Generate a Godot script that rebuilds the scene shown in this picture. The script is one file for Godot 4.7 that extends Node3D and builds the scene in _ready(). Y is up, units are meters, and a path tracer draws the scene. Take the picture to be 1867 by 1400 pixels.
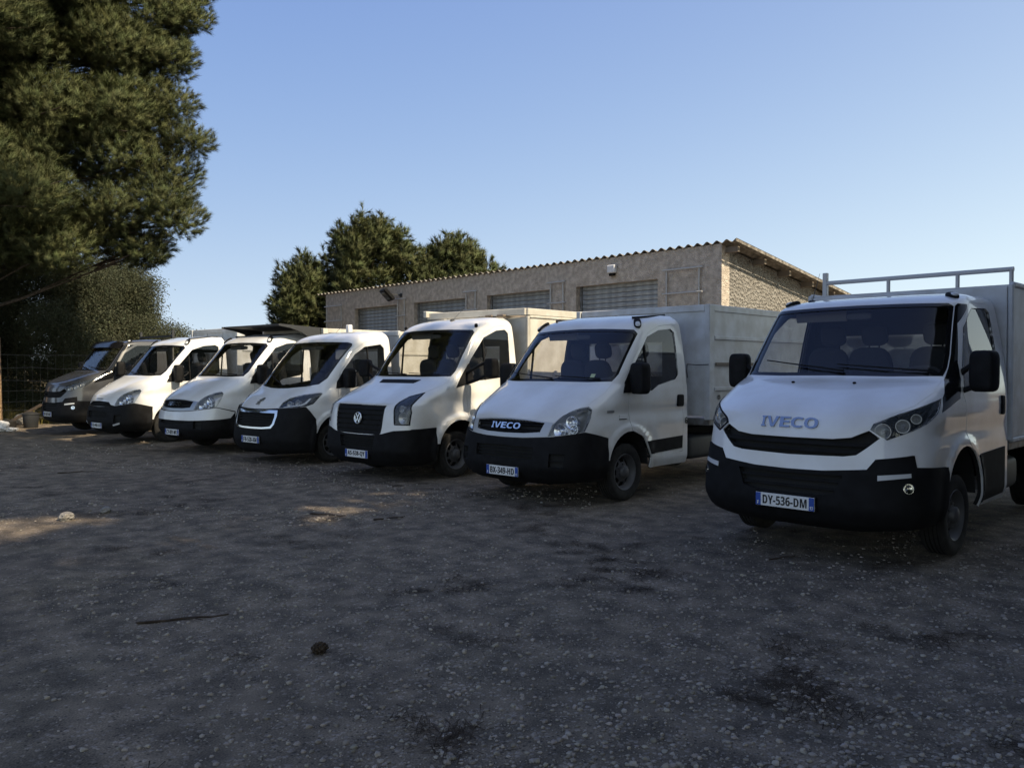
extends Node3D
# A yard of shaded gravel with seven parked light trucks, a garage block behind them and pines around.
# x right, y up, -z ahead of the camera; helper pt(r, f) takes metres to the right and ahead.

const EYE := 1.6
const SUN_HEADING := 128.0     # degrees clockwise from the camera's forward direction
const SUN_HEIGHT := 43.5
var mats := {}
var rng := RandomNumberGenerator.new()
var names := {}

func _ready() -> void:
	rng.seed = 7
	setup_view()
	make_materials()
	build_ground()
	build_garage()
	build_row()
	build_trees()
	build_corner()
	build_litter()

func setup_view() -> void:
	var cam := Camera3D.new()
	cam.name = "camera"
	cam.fov = 2.0 * rad_to_deg(atan(700.0 / 1510.0))
	cam.near = 0.05
	cam.far = 2000.0
	cam.position = Vector3(0, EYE, 0)
	cam.rotation = Vector3(-atan(30.0 / 1510.0), 0, 0)
	cam.current = true
	add_child(cam)
	var env := Environment.new()
	var sky := Sky.new()
	var air := PanoramaSkyMaterial.new()
	air.panorama = clear_sky()
	sky.sky_material = air
	env.background_mode = Environment.BG_SKY
	env.sky = sky
	env.tonemap_mode = Environment.TONE_MAPPER_LINEAR
	env.tonemap_exposure = 1.4
	env.sdfgi_enabled = true
	env.ssao_enabled = true
	env.ssil_enabled = true
	var we := WorldEnvironment.new()
	we.name = "environment"
	we.environment = env
	add_child(we)
	var sun := DirectionalLight3D.new()
	sun.name = "sun"
	sun.light_energy = 1.6
	sun.light_color = Color(1.0, 0.93, 0.81)
	sun.light_angular_distance = 0.5
	sun.shadow_enabled = true
	var to := sun_dir()
	sun.look_at_from_position(to * 50.0, Vector3.ZERO, Vector3.UP)
	add_child(sun)

# clear winter air: deep blue overhead, pale at the horizon, whiter round the sun
func clear_sky() -> ImageTexture:
	var w := 512
	var h := 256
	var im := Image.create(w, h, false, Image.FORMAT_RGBF)
	var s := sun_dir()
	for j in h:
		var e := PI * (0.5 - (j + 0.5) / h)
		var y := sin(e)
		var k := maxf(y, 0.0)
		var base := Color(0.065 + 0.63 * exp(-4.6 * k), 0.125 + 0.69 * exp(-3.4 * k), 0.29 + 0.62 * exp(-1.25 * k))
		for i in w:
			var a := TAU * (i + 0.5) / w
			var d := Vector3(sin(a) * cos(e), y, -cos(a) * cos(e))
			var c := (1.0 + d.dot(s)) * 0.5
			var g := c * c * exp(-2.6 * k) + 0.5 * pow(c, 10.0)
			im.set_pixel(i, j, Color(base.r + 1.5 * g, base.g + 1.5 * g, base.b + 0.85 * g) * 0.72 if y > 0.0 else Color(0.10, 0.095, 0.09))
	return ImageTexture.create_from_image(im)

func sun_dir() -> Vector3:
	var a := deg_to_rad(SUN_HEADING)
	var e := deg_to_rad(SUN_HEIGHT)
	return Vector3(sin(a) * cos(e), sin(e), -cos(a) * cos(e))

func pt(r: float, f: float, y := 0.0) -> Vector3:
	return Vector3(r, y, -f)

func lin(r: float, g: float, b: float, a := 1.0) -> Color:
	var c := Color(r, g, b).linear_to_srgb()
	c.a = a
	return c

# ---------------------------------------------------------------- nodes
func numbered(called: String) -> String:
	var k: int = names.get(called, 0)
	names[called] = k + 1
	return called if k == 0 else "%s_%03d" % [called, k]

func thing(called: String, label: String, category: String, at := Vector3.ZERO, turn := 0.0, group := "") -> Node3D:
	var o := Node3D.new()
	o.name = numbered(called)
	o.position = at
	o.rotation.y = turn
	tag(o, label, category, group)
	add_child(o)
	return o

func tag(o: Node, label: String, category: String, group := "", kind := "") -> void:
	o.set_meta("label", label)
	if category != "":
		o.set_meta("category", category)
	if group != "":
		o.set_meta("group", group)
	if kind != "":
		o.set_meta("kind", kind)

func part(parent: Node, called: String, mesh: Mesh, material: Material, at := Transform3D.IDENTITY) -> MeshInstance3D:
	var o := MeshInstance3D.new()
	o.name = called if parent != self else numbered(called)
	o.mesh = mesh
	o.material_override = material
	o.transform = at
	parent.add_child(o, true)
	return o

func group_part(parent: Node, called: String) -> Node3D:
	var o := Node3D.new()
	o.name = called
	parent.add_child(o, true)
	return o

func noise(freq: float, s: int, kind := FastNoiseLite.TYPE_SIMPLEX_SMOOTH, octaves := 4) -> FastNoiseLite:
	var n := FastNoiseLite.new()
	n.seed = s
	n.frequency = freq
	n.noise_type = kind
	n.fractal_type = FastNoiseLite.FRACTAL_FBM if octaves > 1 else FastNoiseLite.FRACTAL_NONE
	n.fractal_octaves = octaves
	return n

# a seamless picture that runs between two colours (sRGB) along a noise
func tone(size: int, freq: float, s: int, a: Color, b: Color, octaves := 4, contrast := 1.0) -> ImageTexture:
	var src := noise(freq, s, FastNoiseLite.TYPE_SIMPLEX_SMOOTH, octaves).get_seamless_image(size, size).get_data()
	var out := PackedByteArray()
	out.resize(size * size * 3)
	var ramp: Array[Color] = []
	for k in 256:
		ramp.append(a.lerp(b, clampf((k / 255.0 - 0.5) * contrast + 0.5, 0, 1)))
	for k in size * size:
		var c := ramp[src[k]]
		out[k * 3] = int(c.r * 255.0)
		out[k * 3 + 1] = int(c.g * 255.0)
		out[k * 3 + 2] = int(c.b * 255.0)
	return ImageTexture.create_from_image(Image.create_from_data(size, size, false, Image.FORMAT_RGB8, out))

func relief(size: int, freq: float, s: int, kind := FastNoiseLite.TYPE_SIMPLEX_SMOOTH, octaves := 4) -> ImageTexture:
	return ImageTexture.create_from_image(noise(freq, s, kind, octaves).get_seamless_image(size, size))

func plain(key: String, c: Color, rough := 0.6, metal := 0.0) -> StandardMaterial3D:
	var m := StandardMaterial3D.new()
	m.resource_name = key
	m.albedo_color = c
	m.roughness = rough
	m.metallic = metal
	mats[key] = m
	return m

func tri_map(m: StandardMaterial3D, tile: float) -> void:
	m.uv1_triplanar = true
	m.uv1_scale = Vector3.ONE / tile

func paint(key: String, c: Color, dirt: Texture2D) -> StandardMaterial3D:
	var m := plain(key, c, 0.38)
	m.clearcoat_enabled = true
	m.clearcoat = 1.0
	m.clearcoat_roughness = 0.06
	m.albedo_texture = dirt
	tri_map(m, 2.3)
	return m

func make_materials() -> void:
	var W := Color.WHITE
	var dirt := tone(512, 0.006, 3, Color(0.92, 0.905, 0.88), W, 5, 1.6)
	paint("white_paint", lin(0.82, 0.83, 0.84), dirt)
	paint("warm_white_paint", lin(0.81, 0.81, 0.795), dirt)
	paint("grey_paint", lin(0.06, 0.062, 0.068), dirt)
	var body := plain("box_paint", lin(0.60, 0.62, 0.64), 0.5)
	body.albedo_texture = tone(512, 0.012, 9, Color(0.90, 0.89, 0.87), W, 6, 1.6)
	tri_map(body, 2.0)
	var cream := plain("cream_paint", lin(0.62, 0.60, 0.54), 0.5)
	cream.albedo_texture = body.albedo_texture
	tri_map(cream, 2.0)
	var steel := plain("grey_steel", lin(0.25, 0.26, 0.27), 0.5, 0.2)
	steel.albedo_texture = tone(256, 0.02, 12, Color(0.75, 0.72, 0.68), W, 4, 1.8)
	tri_map(steel, 1.0)
	plain("dark_steel", lin(0.035, 0.037, 0.04), 0.55, 0.1)
	var pl := plain("black_plastic", lin(0.010, 0.010, 0.011), 0.7)
	pl.metallic_specular = 0.32
	pl.albedo_texture = tone(256, 0.02, 15, Color(0.72, 0.70, 0.68), W, 4, 1.6)
	tri_map(pl, 0.8)
	plain("gloss_black", lin(0.008, 0.008, 0.009), 0.12)
	plain("under_black", lin(0.012, 0.012, 0.012), 0.85)
	plain("chrome", lin(0.78, 0.79, 0.80), 0.12, 1.0)
	plain("badge_chrome", lin(0.30, 0.32, 0.38), 0.16, 1.0)
	plain("dull_chrome", lin(0.42, 0.42, 0.41), 0.32, 0.85)
	plain("reflector", lin(0.75, 0.77, 0.8), 0.18, 1.0)
	plain("amber", lin(0.45, 0.16, 0.03), 0.3)
	plain("frost", lin(0.55, 0.56, 0.56), 0.35)
	var rub := plain("rubber", lin(0.022, 0.021, 0.02), 0.85)
	rub.albedo_texture = tone(256, 0.03, 17, Color(0.65, 0.62, 0.58), W, 4, 1.5)
	tri_map(rub, 0.7)
	plain("rim_steel", lin(0.10, 0.10, 0.105), 0.55, 0.4)
	plain("seat_cloth", lin(0.016, 0.017, 0.020), 0.95)
	plain("dash_plastic", lin(0.03, 0.03, 0.032), 0.7)
	plain("grey_trim", lin(0.12, 0.12, 0.12), 0.8)
	plain("plate_white", lin(0.72, 0.72, 0.70), 0.4)
	plain("plate_blue", lin(0.02, 0.07, 0.33), 0.4)
	plain("ink", lin(0.01, 0.01, 0.01), 0.5)
	plain("sticker", lin(0.50, 0.56, 0.28), 0.6)
	plain("galvanised", lin(0.50, 0.50, 0.49), 0.5, 0.2)
	plain("silver_trim", lin(0.50, 0.50, 0.49), 0.35, 0.3)
	plain("old_wire", lin(0.16, 0.155, 0.15), 0.7, 0.3)
	var g := plain("glass", Color(0.03, 0.05, 0.06, 0.06), 0.02)
	g.transparency = BaseMaterial3D.TRANSPARENCY_ALPHA
	var t := plain("side_glass", Color(0.03, 0.05, 0.05, 0.30), 0.02)
	t.transparency = BaseMaterial3D.TRANSPARENCY_ALPHA
	var l := plain("lens", Color(0.7, 0.75, 0.8, 0.07), 0.03)
	l.transparency = BaseMaterial3D.TRANSPARENCY_ALPHA
	# garage
	var r := plain("roughcast", lin(0.66, 0.585, 0.50), 0.95)
	r.albedo_texture = tone(1024, 0.010, 21, Color(0.84, 0.83, 0.82), W, 7, 1.5)
	r.heightmap_enabled = true
	r.heightmap_texture = relief(1024, 0.05, 22, FastNoiseLite.TYPE_SIMPLEX_SMOOTH, 4)
	r.heightmap_scale = 3.0
	tri_map(r, 2.2)
	var rr := plain("coarse_render", lin(0.31, 0.295, 0.27), 0.95)
	rr.albedo_texture = r.albedo_texture
	rr.heightmap_enabled = true
	rr.heightmap_texture = relief(1024, 0.03, 23, FastNoiseLite.TYPE_CELLULAR, 3)
	rr.heightmap_scale = 9.0
	tri_map(rr, 2.2)
	var fc := plain("fibre_cement", lin(0.30, 0.275, 0.24), 0.9)
	fc.albedo_texture = tone(512, 0.015, 25, Color(0.62, 0.60, 0.57), W, 5, 1.9)
	tri_map(fc, 1.6)
	var sl := plain("shutter_metal", lin(0.40, 0.43, 0.46), 0.42, 0.35)
	sl.albedo_texture = tone(256, 0.02, 27, Color(0.82, 0.82, 0.82), W, 4, 1.6)
	tri_map(sl, 1.3)
	var wd := plain("pale_wood", lin(0.40, 0.27, 0.16), 0.85)
	wd.albedo_texture = tone(256, 0.03, 29, Color(0.6, 0.56, 0.5), W, 5, 1.8)
	tri_map(wd, 0.6)
	var dw := plain("dark_wood", lin(0.07, 0.05, 0.035), 0.9)
	dw.albedo_texture = wd.albedo_texture
	tri_map(dw, 0.6)
	plain("old_wood", lin(0.20, 0.165, 0.13), 0.9)
	plain("white_plastic", lin(0.72, 0.72, 0.73), 0.4)
	# plants
	var bark := plain("bark", lin(0.11, 0.085, 0.065), 0.95)
	bark.albedo_texture = tone(256, 0.04, 31, Color(0.55, 0.52, 0.5), W, 4, 1.8)
	tri_map(bark, 0.9)
	for k in [["needles", 0.090, 0.105, 0.050], ["oak_leaves", 0.062, 0.070, 0.045], ["grass_blades", 0.22, 0.185, 0.08], ["pebbles", 0.34, 0.31, 0.27], ["needle_litter", 0.045, 0.033, 0.022]]:
		var m := plain(k[0], lin(k[1], k[2], k[3]), 0.85)
		m.metallic_specular = 0.3
		m.vertex_color_use_as_albedo = true
		if k[0] != "pebbles" and k[0] != "needle_litter":
			m.backlight_enabled = true
			m.backlight = Color(0.5, 0.5, 0.4)

# ---------------------------------------------------------------- mesh building
class MB:
	var v := PackedVector3Array()
	var n := PackedVector3Array()
	var c := PackedColorArray()
	var uv := PackedVector2Array()
	var colored := false

	func tn(a: Vector3, b: Vector3, d: Vector3, na: Vector3, nb: Vector3, nd: Vector3) -> void:
		if (b - a).cross(d - a).dot(na + nb + nd) > 0.0:
			v.append(a); v.append(d); v.append(b)
			n.append(na); n.append(nd); n.append(nb)
		else:
			v.append(a); v.append(b); v.append(d)
			n.append(na); n.append(nb); n.append(nd)

	func tri(a: Vector3, b: Vector3, d: Vector3) -> void:
		var m := (b - a).cross(d - a).normalized()
		v.append(a); v.append(d); v.append(b)
		n.append(m); n.append(m); n.append(m)

	func quad(a: Vector3, b: Vector3, d: Vector3, e: Vector3) -> void:
		tri(a, b, d)
		tri(a, d, e)

	func box(at: Vector3, s: Vector3, bevel := 0.0, turn := Basis.IDENTITY) -> void:
		var h := s * 0.5
		bevel = minf(bevel, minf(h.x, minf(h.y, h.z)) * 0.9)
		if bevel <= 0.0:
			for ax in 3:
				for sg in [-1.0, 1.0]:
					var q: Array[Vector3] = []
					for k in [[-1, -1], [1, -1], [1, 1], [-1, 1]]:
						var p := Vector3.ZERO
						p[ax] = sg * h[ax]
						p[(ax + 1) % 3] = k[0] * sg * h[(ax + 1) % 3]
						p[(ax + 2) % 3] = k[1] * h[(ax + 2) % 3]
						q.append(at + turn * p)
					quad(q[0], q[1], q[2], q[3])
			return
		# chamfered: each corner has three points
		var f := func(sx: float, sy: float, sz: float, ax: int) -> Vector3:
			var p := Vector3(sx * (h.x - bevel), sy * (h.y - bevel), sz * (h.z - bevel))
			p[ax] = [sx, sy, sz][ax] * h[ax]
			return at + turn * p
		for ax in 3:
			for sg in [-1.0, 1.0]:
				var q: Array[Vector3] = []
				for k in [[-1.0, -1.0], [1.0, -1.0], [1.0, 1.0], [-1.0, 1.0]]:
					var s3 := [0.0, 0.0, 0.0]
					s3[ax] = sg
					s3[(ax + 1) % 3] = k[0] * sg
					s3[(ax + 2) % 3] = k[1]
					q.append(f.call(s3[0], s3[1], s3[2], ax))
				quad(q[0], q[1], q[2], q[3])
		for ax in 3:
			var b1 := (ax + 1) % 3
			var b2 := (ax + 2) % 3
			for s1 in [-1.0, 1.0]:
				for s2 in [-1.0, 1.0]:
					var lo := [0.0, 0.0, 0.0]
					lo[ax] = -1.0; lo[b1] = s1; lo[b2] = s2
					var hi := lo.duplicate()
					hi[ax] = 1.0
					var p0: Vector3 = f.call(lo[0], lo[1], lo[2], b1)
					var p1: Vector3 = f.call(hi[0], hi[1], hi[2], b1)
					var p2: Vector3 = f.call(hi[0], hi[1], hi[2], b2)
					var p3: Vector3 = f.call(lo[0], lo[1], lo[2], b2)
					var out := Vector3.ZERO
					out[b1] = s1; out[b2] = s2
					out = turn * out.normalized()
					tn(p0, p1, p2, out, out, out)
					tn(p0, p2, p3, out, out, out)
		for sx in [-1.0, 1.0]:
			for sy in [-1.0, 1.0]:
				for sz in [-1.0, 1.0]:
					var o := turn * Vector3(sx, sy, sz).normalized()
					tn(f.call(sx, sy, sz, 0), f.call(sx, sy, sz, 1), f.call(sx, sy, sz, 2), o, o, o)

	# smooth tapered tube through points
	func tube(points: Array, radii: Array, seg := 8, caps := true) -> void:
		var rings := []
		var dirs := []
		for i in points.size():
			var p: Vector3 = points[i]
			var d: Vector3 = (points[mini(i + 1, points.size() - 1)] - points[maxi(i - 1, 0)]).normalized()
			var side := d.cross(Vector3.UP if absf(d.y) < 0.9 else Vector3.RIGHT).normalized()
			var up := side.cross(d)
			var ring := PackedVector3Array()
			var nn := PackedVector3Array()
			for k in seg:
				var a := TAU * k / seg
				var o := side * cos(a) + up * sin(a)
				nn.append(o)
				ring.append(p + o * radii[mini(i, radii.size() - 1)])
			rings.append(ring)
			dirs.append(nn)
		for i in rings.size() - 1:
			for k in seg:
				var k2 := (k + 1) % seg
				tn(rings[i][k], rings[i][k2], rings[i + 1][k2], dirs[i][k], dirs[i][k2], dirs[i + 1][k2])
				tn(rings[i][k], rings[i + 1][k2], rings[i + 1][k], dirs[i][k], dirs[i + 1][k2], dirs[i + 1][k])
		if caps:
			for e in [0, rings.size() - 1]:
				var o: Vector3 = (points[0] - points[1]).normalized() if e == 0 else (points[-1] - points[-2]).normalized()
				for k in range(1, seg - 1):
					tn(rings[e][0], rings[e][k], rings[e][k + 1], o, o, o)

	func bar(a: Vector3, b: Vector3, r: float, seg := 8) -> void:
		tube([a, b], [r, r], seg)

	# square bar between two points
	func beam(a: Vector3, b: Vector3, w: float, h: float, bevel := 0.0) -> void:
		var d := (b - a).normalized()
		var up := Vector3.UP if absf(d.y) < 0.95 else Vector3.BACK
		var x := up.cross(d).normalized()
		box((a + b) * 0.5, Vector3(w, h, a.distance_to(b)), bevel, Basis(x, d.cross(x), d))

	# profile of (radius, height) turned about the local y of a frame
	func lathe(profile: Array, at := Transform3D.IDENTITY, seg := 24, smooth := true) -> void:
		for i in profile.size() - 1:
			var p: Vector2 = profile[i]
			var q: Vector2 = profile[i + 1]
			if p.distance_to(q) < 1e-6:
				continue
			var t := (q - p).normalized()
			var o := Vector2(t.y, -t.x)
			var o1 := o
			var o2 := o
			if smooth:
				if i > 0:
					var t0: Vector2 = (p - profile[i - 1]).normalized()
					if t0.dot(t) > 0.6:
						o1 = (Vector2(t0.y, -t0.x) + o).normalized()
				if i < profile.size() - 2:
					var t2: Vector2 = (profile[i + 2] - q).normalized()
					if t2.dot(t) > 0.6:
						o2 = (Vector2(t2.y, -t2.x) + o).normalized()
			for k in seg:
				var a := TAU * k / seg
				var b := TAU * (k + 1) / seg
				var da := Vector3(cos(a), 0, sin(a))
				var db := Vector3(cos(b), 0, sin(b))
				var P := [da * p.x + Vector3.UP * p.y, db * p.x + Vector3.UP * p.y, db * q.x + Vector3.UP * q.y, da * q.x + Vector3.UP * q.y]
				var N := [da * o1.x + Vector3.UP * o1.y, db * o1.x + Vector3.UP * o1.y, db * o2.x + Vector3.UP * o2.y, da * o2.x + Vector3.UP * o2.y]
				for j in 4:
					P[j] = at * P[j]
					N[j] = at.basis * N[j]
				if p.x > 1e-5:
					tn(P[0], P[1], P[2], N[0], N[1], N[2])
				if q.x > 1e-5:
					tn(P[0], P[2], P[3], N[0], N[2], N[3])

	# rounded lump: superellipsoid with half sizes h
	func blob(at: Vector3, h: Vector3, e := 0.45, turn := Basis.IDENTITY, us := 20, vs := 12) -> void:
		var P := []
		var N := []
		for j in vs + 1:
			var b := -PI / 2 + PI * j / vs
			var rp := PackedVector3Array()
			var rn := PackedVector3Array()
			for i in us + 1:
				var a := TAU * i / us
				var cb := signf(cos(b)) * pow(absf(cos(b)), e)
				var sb := signf(sin(b)) * pow(absf(sin(b)), e)
				var ca := signf(cos(a)) * pow(absf(cos(a)), e)
				var sa := signf(sin(a)) * pow(absf(sin(a)), e)
				rp.append(at + turn * Vector3(h.x * cb * ca, h.y * sb, h.z * cb * sa))
				var k := 2.0 - e
				var nn := Vector3(signf(cos(a)) * pow(absf(cos(b)) , k) * pow(absf(cos(a)), k) / h.x, signf(sin(b)) * pow(absf(sin(b)), k) / h.y, signf(sin(a)) * pow(absf(cos(b)), k) * pow(absf(sin(a)), k) / h.z)
				rn.append(turn * nn.normalized())
			P.append(rp)
			N.append(rn)
		for j in vs:
			for i in us:
				if j > 0:
					tn(P[j][i], P[j][i + 1], P[j + 1][i + 1], N[j][i], N[j][i + 1], N[j + 1][i + 1])
					tn(P[j][i], P[j + 1][i + 1], P[j + 1][i], N[j][i], N[j + 1][i + 1], N[j + 1][i])
				else:
					tn(P[j][i], P[j + 1][i + 1], P[j + 1][i], N[j][i], N[j + 1][i + 1], N[j + 1][i])

	# flat outline (x, y) with depth towards -z
	func slab(poly: PackedVector2Array, depth: float, at := Transform3D.IDENTITY) -> void:
		var p := poly.duplicate()
		if Geometry2D.is_polygon_clockwise(p):
			p.reverse()
		var ix := Geometry2D.triangulate_polygon(p)
		var zf := at.basis.z.normalized()
		for k in range(0, ix.size(), 3):
			var t := []
			for j in 3:
				t.append(Vector3(p[ix[k + j]].x, p[ix[k + j]].y, 0))
			tn(at * t[0], at * t[1], at * t[2], zf, zf, zf)
			var back := Vector3(0, 0, -depth)
			tn(at * (t[0] + back), at * (t[1] + back), at * (t[2] + back), -zf, -zf, -zf)
		for k in p.size():
			var a := Vector3(p[k].x, p[k].y, 0)
			var b := Vector3(p[(k + 1) % p.size()].x, p[(k + 1) % p.size()].y, 0)
			var o := (at.basis * Vector3(b.y - a.y, a.x - b.x, 0)).normalized()
			var bk := Vector3(0, 0, -depth)
			tn(at * a, at * b, at * (b + bk), o, o, o)
			tn(at * a, at * (b + bk), at * (a + bk), o, o, o)

	func mesh() -> ArrayMesh:
		var arr := []
		arr.resize(Mesh.ARRAY_MAX)
		arr[Mesh.ARRAY_VERTEX] = v
		arr[Mesh.ARRAY_NORMAL] = n
		if colored:
			arr[Mesh.ARRAY_COLOR] = c
		if uv.size() == v.size() and uv.size() > 0:
			arr[Mesh.ARRAY_TEX_UV] = uv
		var m := ArrayMesh.new()
		if v.size() > 0:
			m.add_surface_from_arrays(Mesh.PRIMITIVE_TRIANGLES, arr)
		return m

func one_box(s: Vector3, bevel := 0.0) -> ArrayMesh:
	var b := MB.new()
	b.box(Vector3.ZERO, s, bevel)
	return b.mesh()

# ---------------------------------------------------------------- the skin of a cab
# A stack of level outlines: at height y the nose is at zf, the half width is w, the corner takes d metres and is as square as n.
# u runs round the outline: 0 at the nose, 1 where the flank begins, 2 at the back of the cab.
class CabSkin:
	const DU := 0.04
	const DY := 0.025
	var y0: float
	var y1: float
	var zr: float
	var lut: Array[Vector4] = []
	var arch := Vector3(-1.0, 0.4, 0.44)
	var flare := 0.0
	var crease := Vector2(1.05, 0.0)
	var gp := []
	var gn := []

	func _init(tab: Array, back: float) -> void:
		zr = back
		y0 = tab[0][0]
		y1 = tab[-1][0]
		var cols := []
		for k in range(1, 5):
			cols.append(slopes(tab, k))
		var y := y0
		while y < y1 + 0.004:
			var q := Vector4()
			for k in 4:
				q[k] = cubic(tab, cols[k], k + 1, minf(y, y1))
			lut.append(q)
			y += 0.004

	func slopes(tab: Array, k: int) -> Array:
		var d := []
		for i in tab.size() - 1:
			d.append((tab[i + 1][k] - tab[i][k]) / (tab[i + 1][0] - tab[i][0]))
		var m := [d[0]]
		for i in range(1, d.size()):
			m.append(0.0 if d[i - 1] * d[i] <= 0.0 else 2.0 * d[i - 1] * d[i] / (d[i - 1] + d[i]))
		m.append(d[-1])
		return m

	func cubic(tab: Array, m: Array, k: int, y: float) -> float:
		var i := 0
		while i < tab.size() - 2 and y > tab[i + 1][0]:
			i += 1
		var h: float = tab[i + 1][0] - tab[i][0]
		var t := clampf((y - tab[i][0]) / h, 0, 1)
		return (2 * t ** 3 - 3 * t ** 2 + 1) * tab[i][k] + (t ** 3 - 2 * t ** 2 + t) * h * m[i] + (3 * t ** 2 - 2 * t ** 3) * tab[i + 1][k] + (t ** 3 - t ** 2) * h * m[i + 1]

	func row(y: float) -> Vector4:
		var s := clampf((y - y0) / 0.004, 0.0, lut.size() - 1.001)
		var i := int(s)
		return lut[i].lerp(lut[i + 1], s - i)

	func P(u: float, y: float) -> Vector3:
		var r := row(y)
		var a := absf(u)
		var x: float
		var z: float
		if a <= 1.0:
			var sx := sin(a * PI / 2)
			var cx := cos(a * PI / 2)
			var q := pow(pow(sx, r.w) + pow(absf(cx), r.w), -1.0 / r.w)
			x = r.y * q * sx
			z = r.x - r.z + r.z * q * cx
		else:
			x = r.y
			z = (r.x - r.z) + (a - 1.0) * (zr - (r.x - r.z))
		if a > 0.55:
			var k := smoothstep(0.55, 0.9, a)
			if flare > 0.0:
				var e := Vector2(z - arch.x, y - arch.y).length() - arch.z
				x += k * flare * exp(-pow(maxf(0.0, absf(e - 0.02) - 0.03) / 0.035, 2.0))
			if crease.y > 0.0:
				x -= k * crease.y * exp(-pow((y - crease.x) / 0.09, 2.0))
		return Vector3(-x if u < 0.0 else x, minf(y, y1), z)

	func N(u: float, y: float) -> Vector3:
		var du := P(u + 0.01, y) - P(u - 0.01, y)
		var dy := P(u, minf(y + 0.008, y1)) - P(u, maxf(y - 0.008, y0))
		return du.cross(dy).normalized()

	func from_front(x: float, y: float) -> float:
		var lo := 0.0
		var hi := 1.0
		for k in 22:
			var mid := (lo + hi) * 0.5
			if P(mid, y).x < x:
				lo = mid
			else:
				hi = mid
		return (lo + hi) * 0.5

	func from_side(z: float, y: float) -> float:
		var r := row(y)
		if z < r.x - r.z:
			return 1.0 + (r.x - r.z - z) / (r.x - r.z - zr)
		var lo := 0.0
		var hi := 1.0
		for k in 22:
			var mid := (lo + hi) * 0.5
			if P(mid, y).z > z:
				lo = mid
			else:
				hi = mid
		return (lo + hi) * 0.5

	func conv(p: Array) -> Vector2:
		if p.size() == 2:
			return Vector2(from_front(p[0], p[1]), p[1])
		return Vector2(from_side(p[0], p[1]), p[1])

	# a list of [x, y] (seen from the front) or [z, y, 1] (seen from the side) as a line in (u, y)
	func line(list: Array, closed := true) -> PackedVector2Array:
		var out := PackedVector2Array()
		var m := list.size() if closed else list.size() - 1
		for i in m:
			var a: Array = list[i]
			var b: Array = list[(i + 1) % list.size()]
			var steps := maxi(1, int(Vector2(a[0], a[1]).distance_to(Vector2(b[0], b[1])) / 0.05))
			var ua := conv(a)
			var ub := conv(b)
			if a.size() != b.size():
				steps = maxi(1, int(ua.distance_to(ub) / 0.05))
			for k in steps:
				var t := float(k) / steps
				if a.size() == b.size():
					var c := a.duplicate()
					c[0] = lerpf(a[0], b[0], t)
					c[1] = lerpf(a[1], b[1], t)
					out.append(conv(c))
				else:
					out.append(ua.lerp(ub, t))
		if not closed:
			out.append(conv(list[-1]))
		return out

	# half outline from the middle to the middle, mirrored
	func both(list: Array) -> PackedVector2Array:
		var h := line(list, false)
		var out := h.duplicate()
		for i in range(h.size() - 1, -1, -1):
			if h[i].x > 0.004:
				out.append(Vector2(-h[i].x, h[i].y))
		return out

	func flip(p: PackedVector2Array) -> PackedVector2Array:
		var out := PackedVector2Array()
		for q in p:
			out.append(Vector2(-q.x, q.y))
		return out

	func grow(p: PackedVector2Array, d: float) -> PackedVector2Array:
		var r := Geometry2D.offset_polygon(p, d, Geometry2D.JOIN_MITER)
		var best := p
		var most := 0.0
		for q in r:
			if q.size() > 2 and not Geometry2D.is_polygon_clockwise(q) and q.size() > most:
				most = q.size()
				best = q
		return best

	func nodes() -> void:
		if gp.size() > 0:
			return
		var rows := int(ceil((y1 - y0) / DY)) + 1
		for j in rows:
			var a := PackedVector3Array()
			var b := PackedVector3Array()
			for i in 101:
				var u := -2.0 + DU * i
				var y := minf(y0 + DY * j, y1)
				a.append(P(u, y))
				b.append(N(u, y))
			gp.append(a)
			gn.append(b)

	func edge_cells(p: PackedVector2Array) -> Dictionary:
		var d := {}
		for i in p.size():
			var a := p[i]
			var b := p[(i + 1) % p.size()]
			var steps := maxi(1, int(maxf(absf(b.x - a.x) / DU, absf(b.y - a.y) / DY) * 6.0))
			for k in steps + 1:
				var q := a.lerp(b, float(k) / steps)
				d[Vector2i(floori((q.x + 2.0) / DU + 1e-6), floori((q.y - y0) / DY + 1e-6))] = true
		return d

	func bounds(p: PackedVector2Array) -> Rect2:
		var r := Rect2(p[0], Vector2.ZERO)
		for q in p:
			r = r.expand(q)
		return r

	# the piece of the skin inside poly and outside the holes, off metres out, with walls th deep along its edges
	func sheet(mb: MB, poly: PackedVector2Array, holes := [], off := 0.0, th := 0.0) -> void:
		nodes()
		if Geometry2D.is_polygon_clockwise(poly):
			poly = poly.duplicate()
			poly.reverse()
		var pe := edge_cells(poly)
		var pb := bounds(poly)
		var hs := []
		for h in holes:
			hs.append([h, edge_cells(h), bounds(h)])
		var i0 := maxi(0, floori((pb.position.x + 2.0) / DU))
		var i1 := mini(99, floori((pb.end.x + 2.0) / DU))
		var j0 := maxi(0, floori((pb.position.y - y0) / DY))
		var j1 := mini(gp.size() - 2, floori((pb.end.y - y0) / DY))
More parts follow.
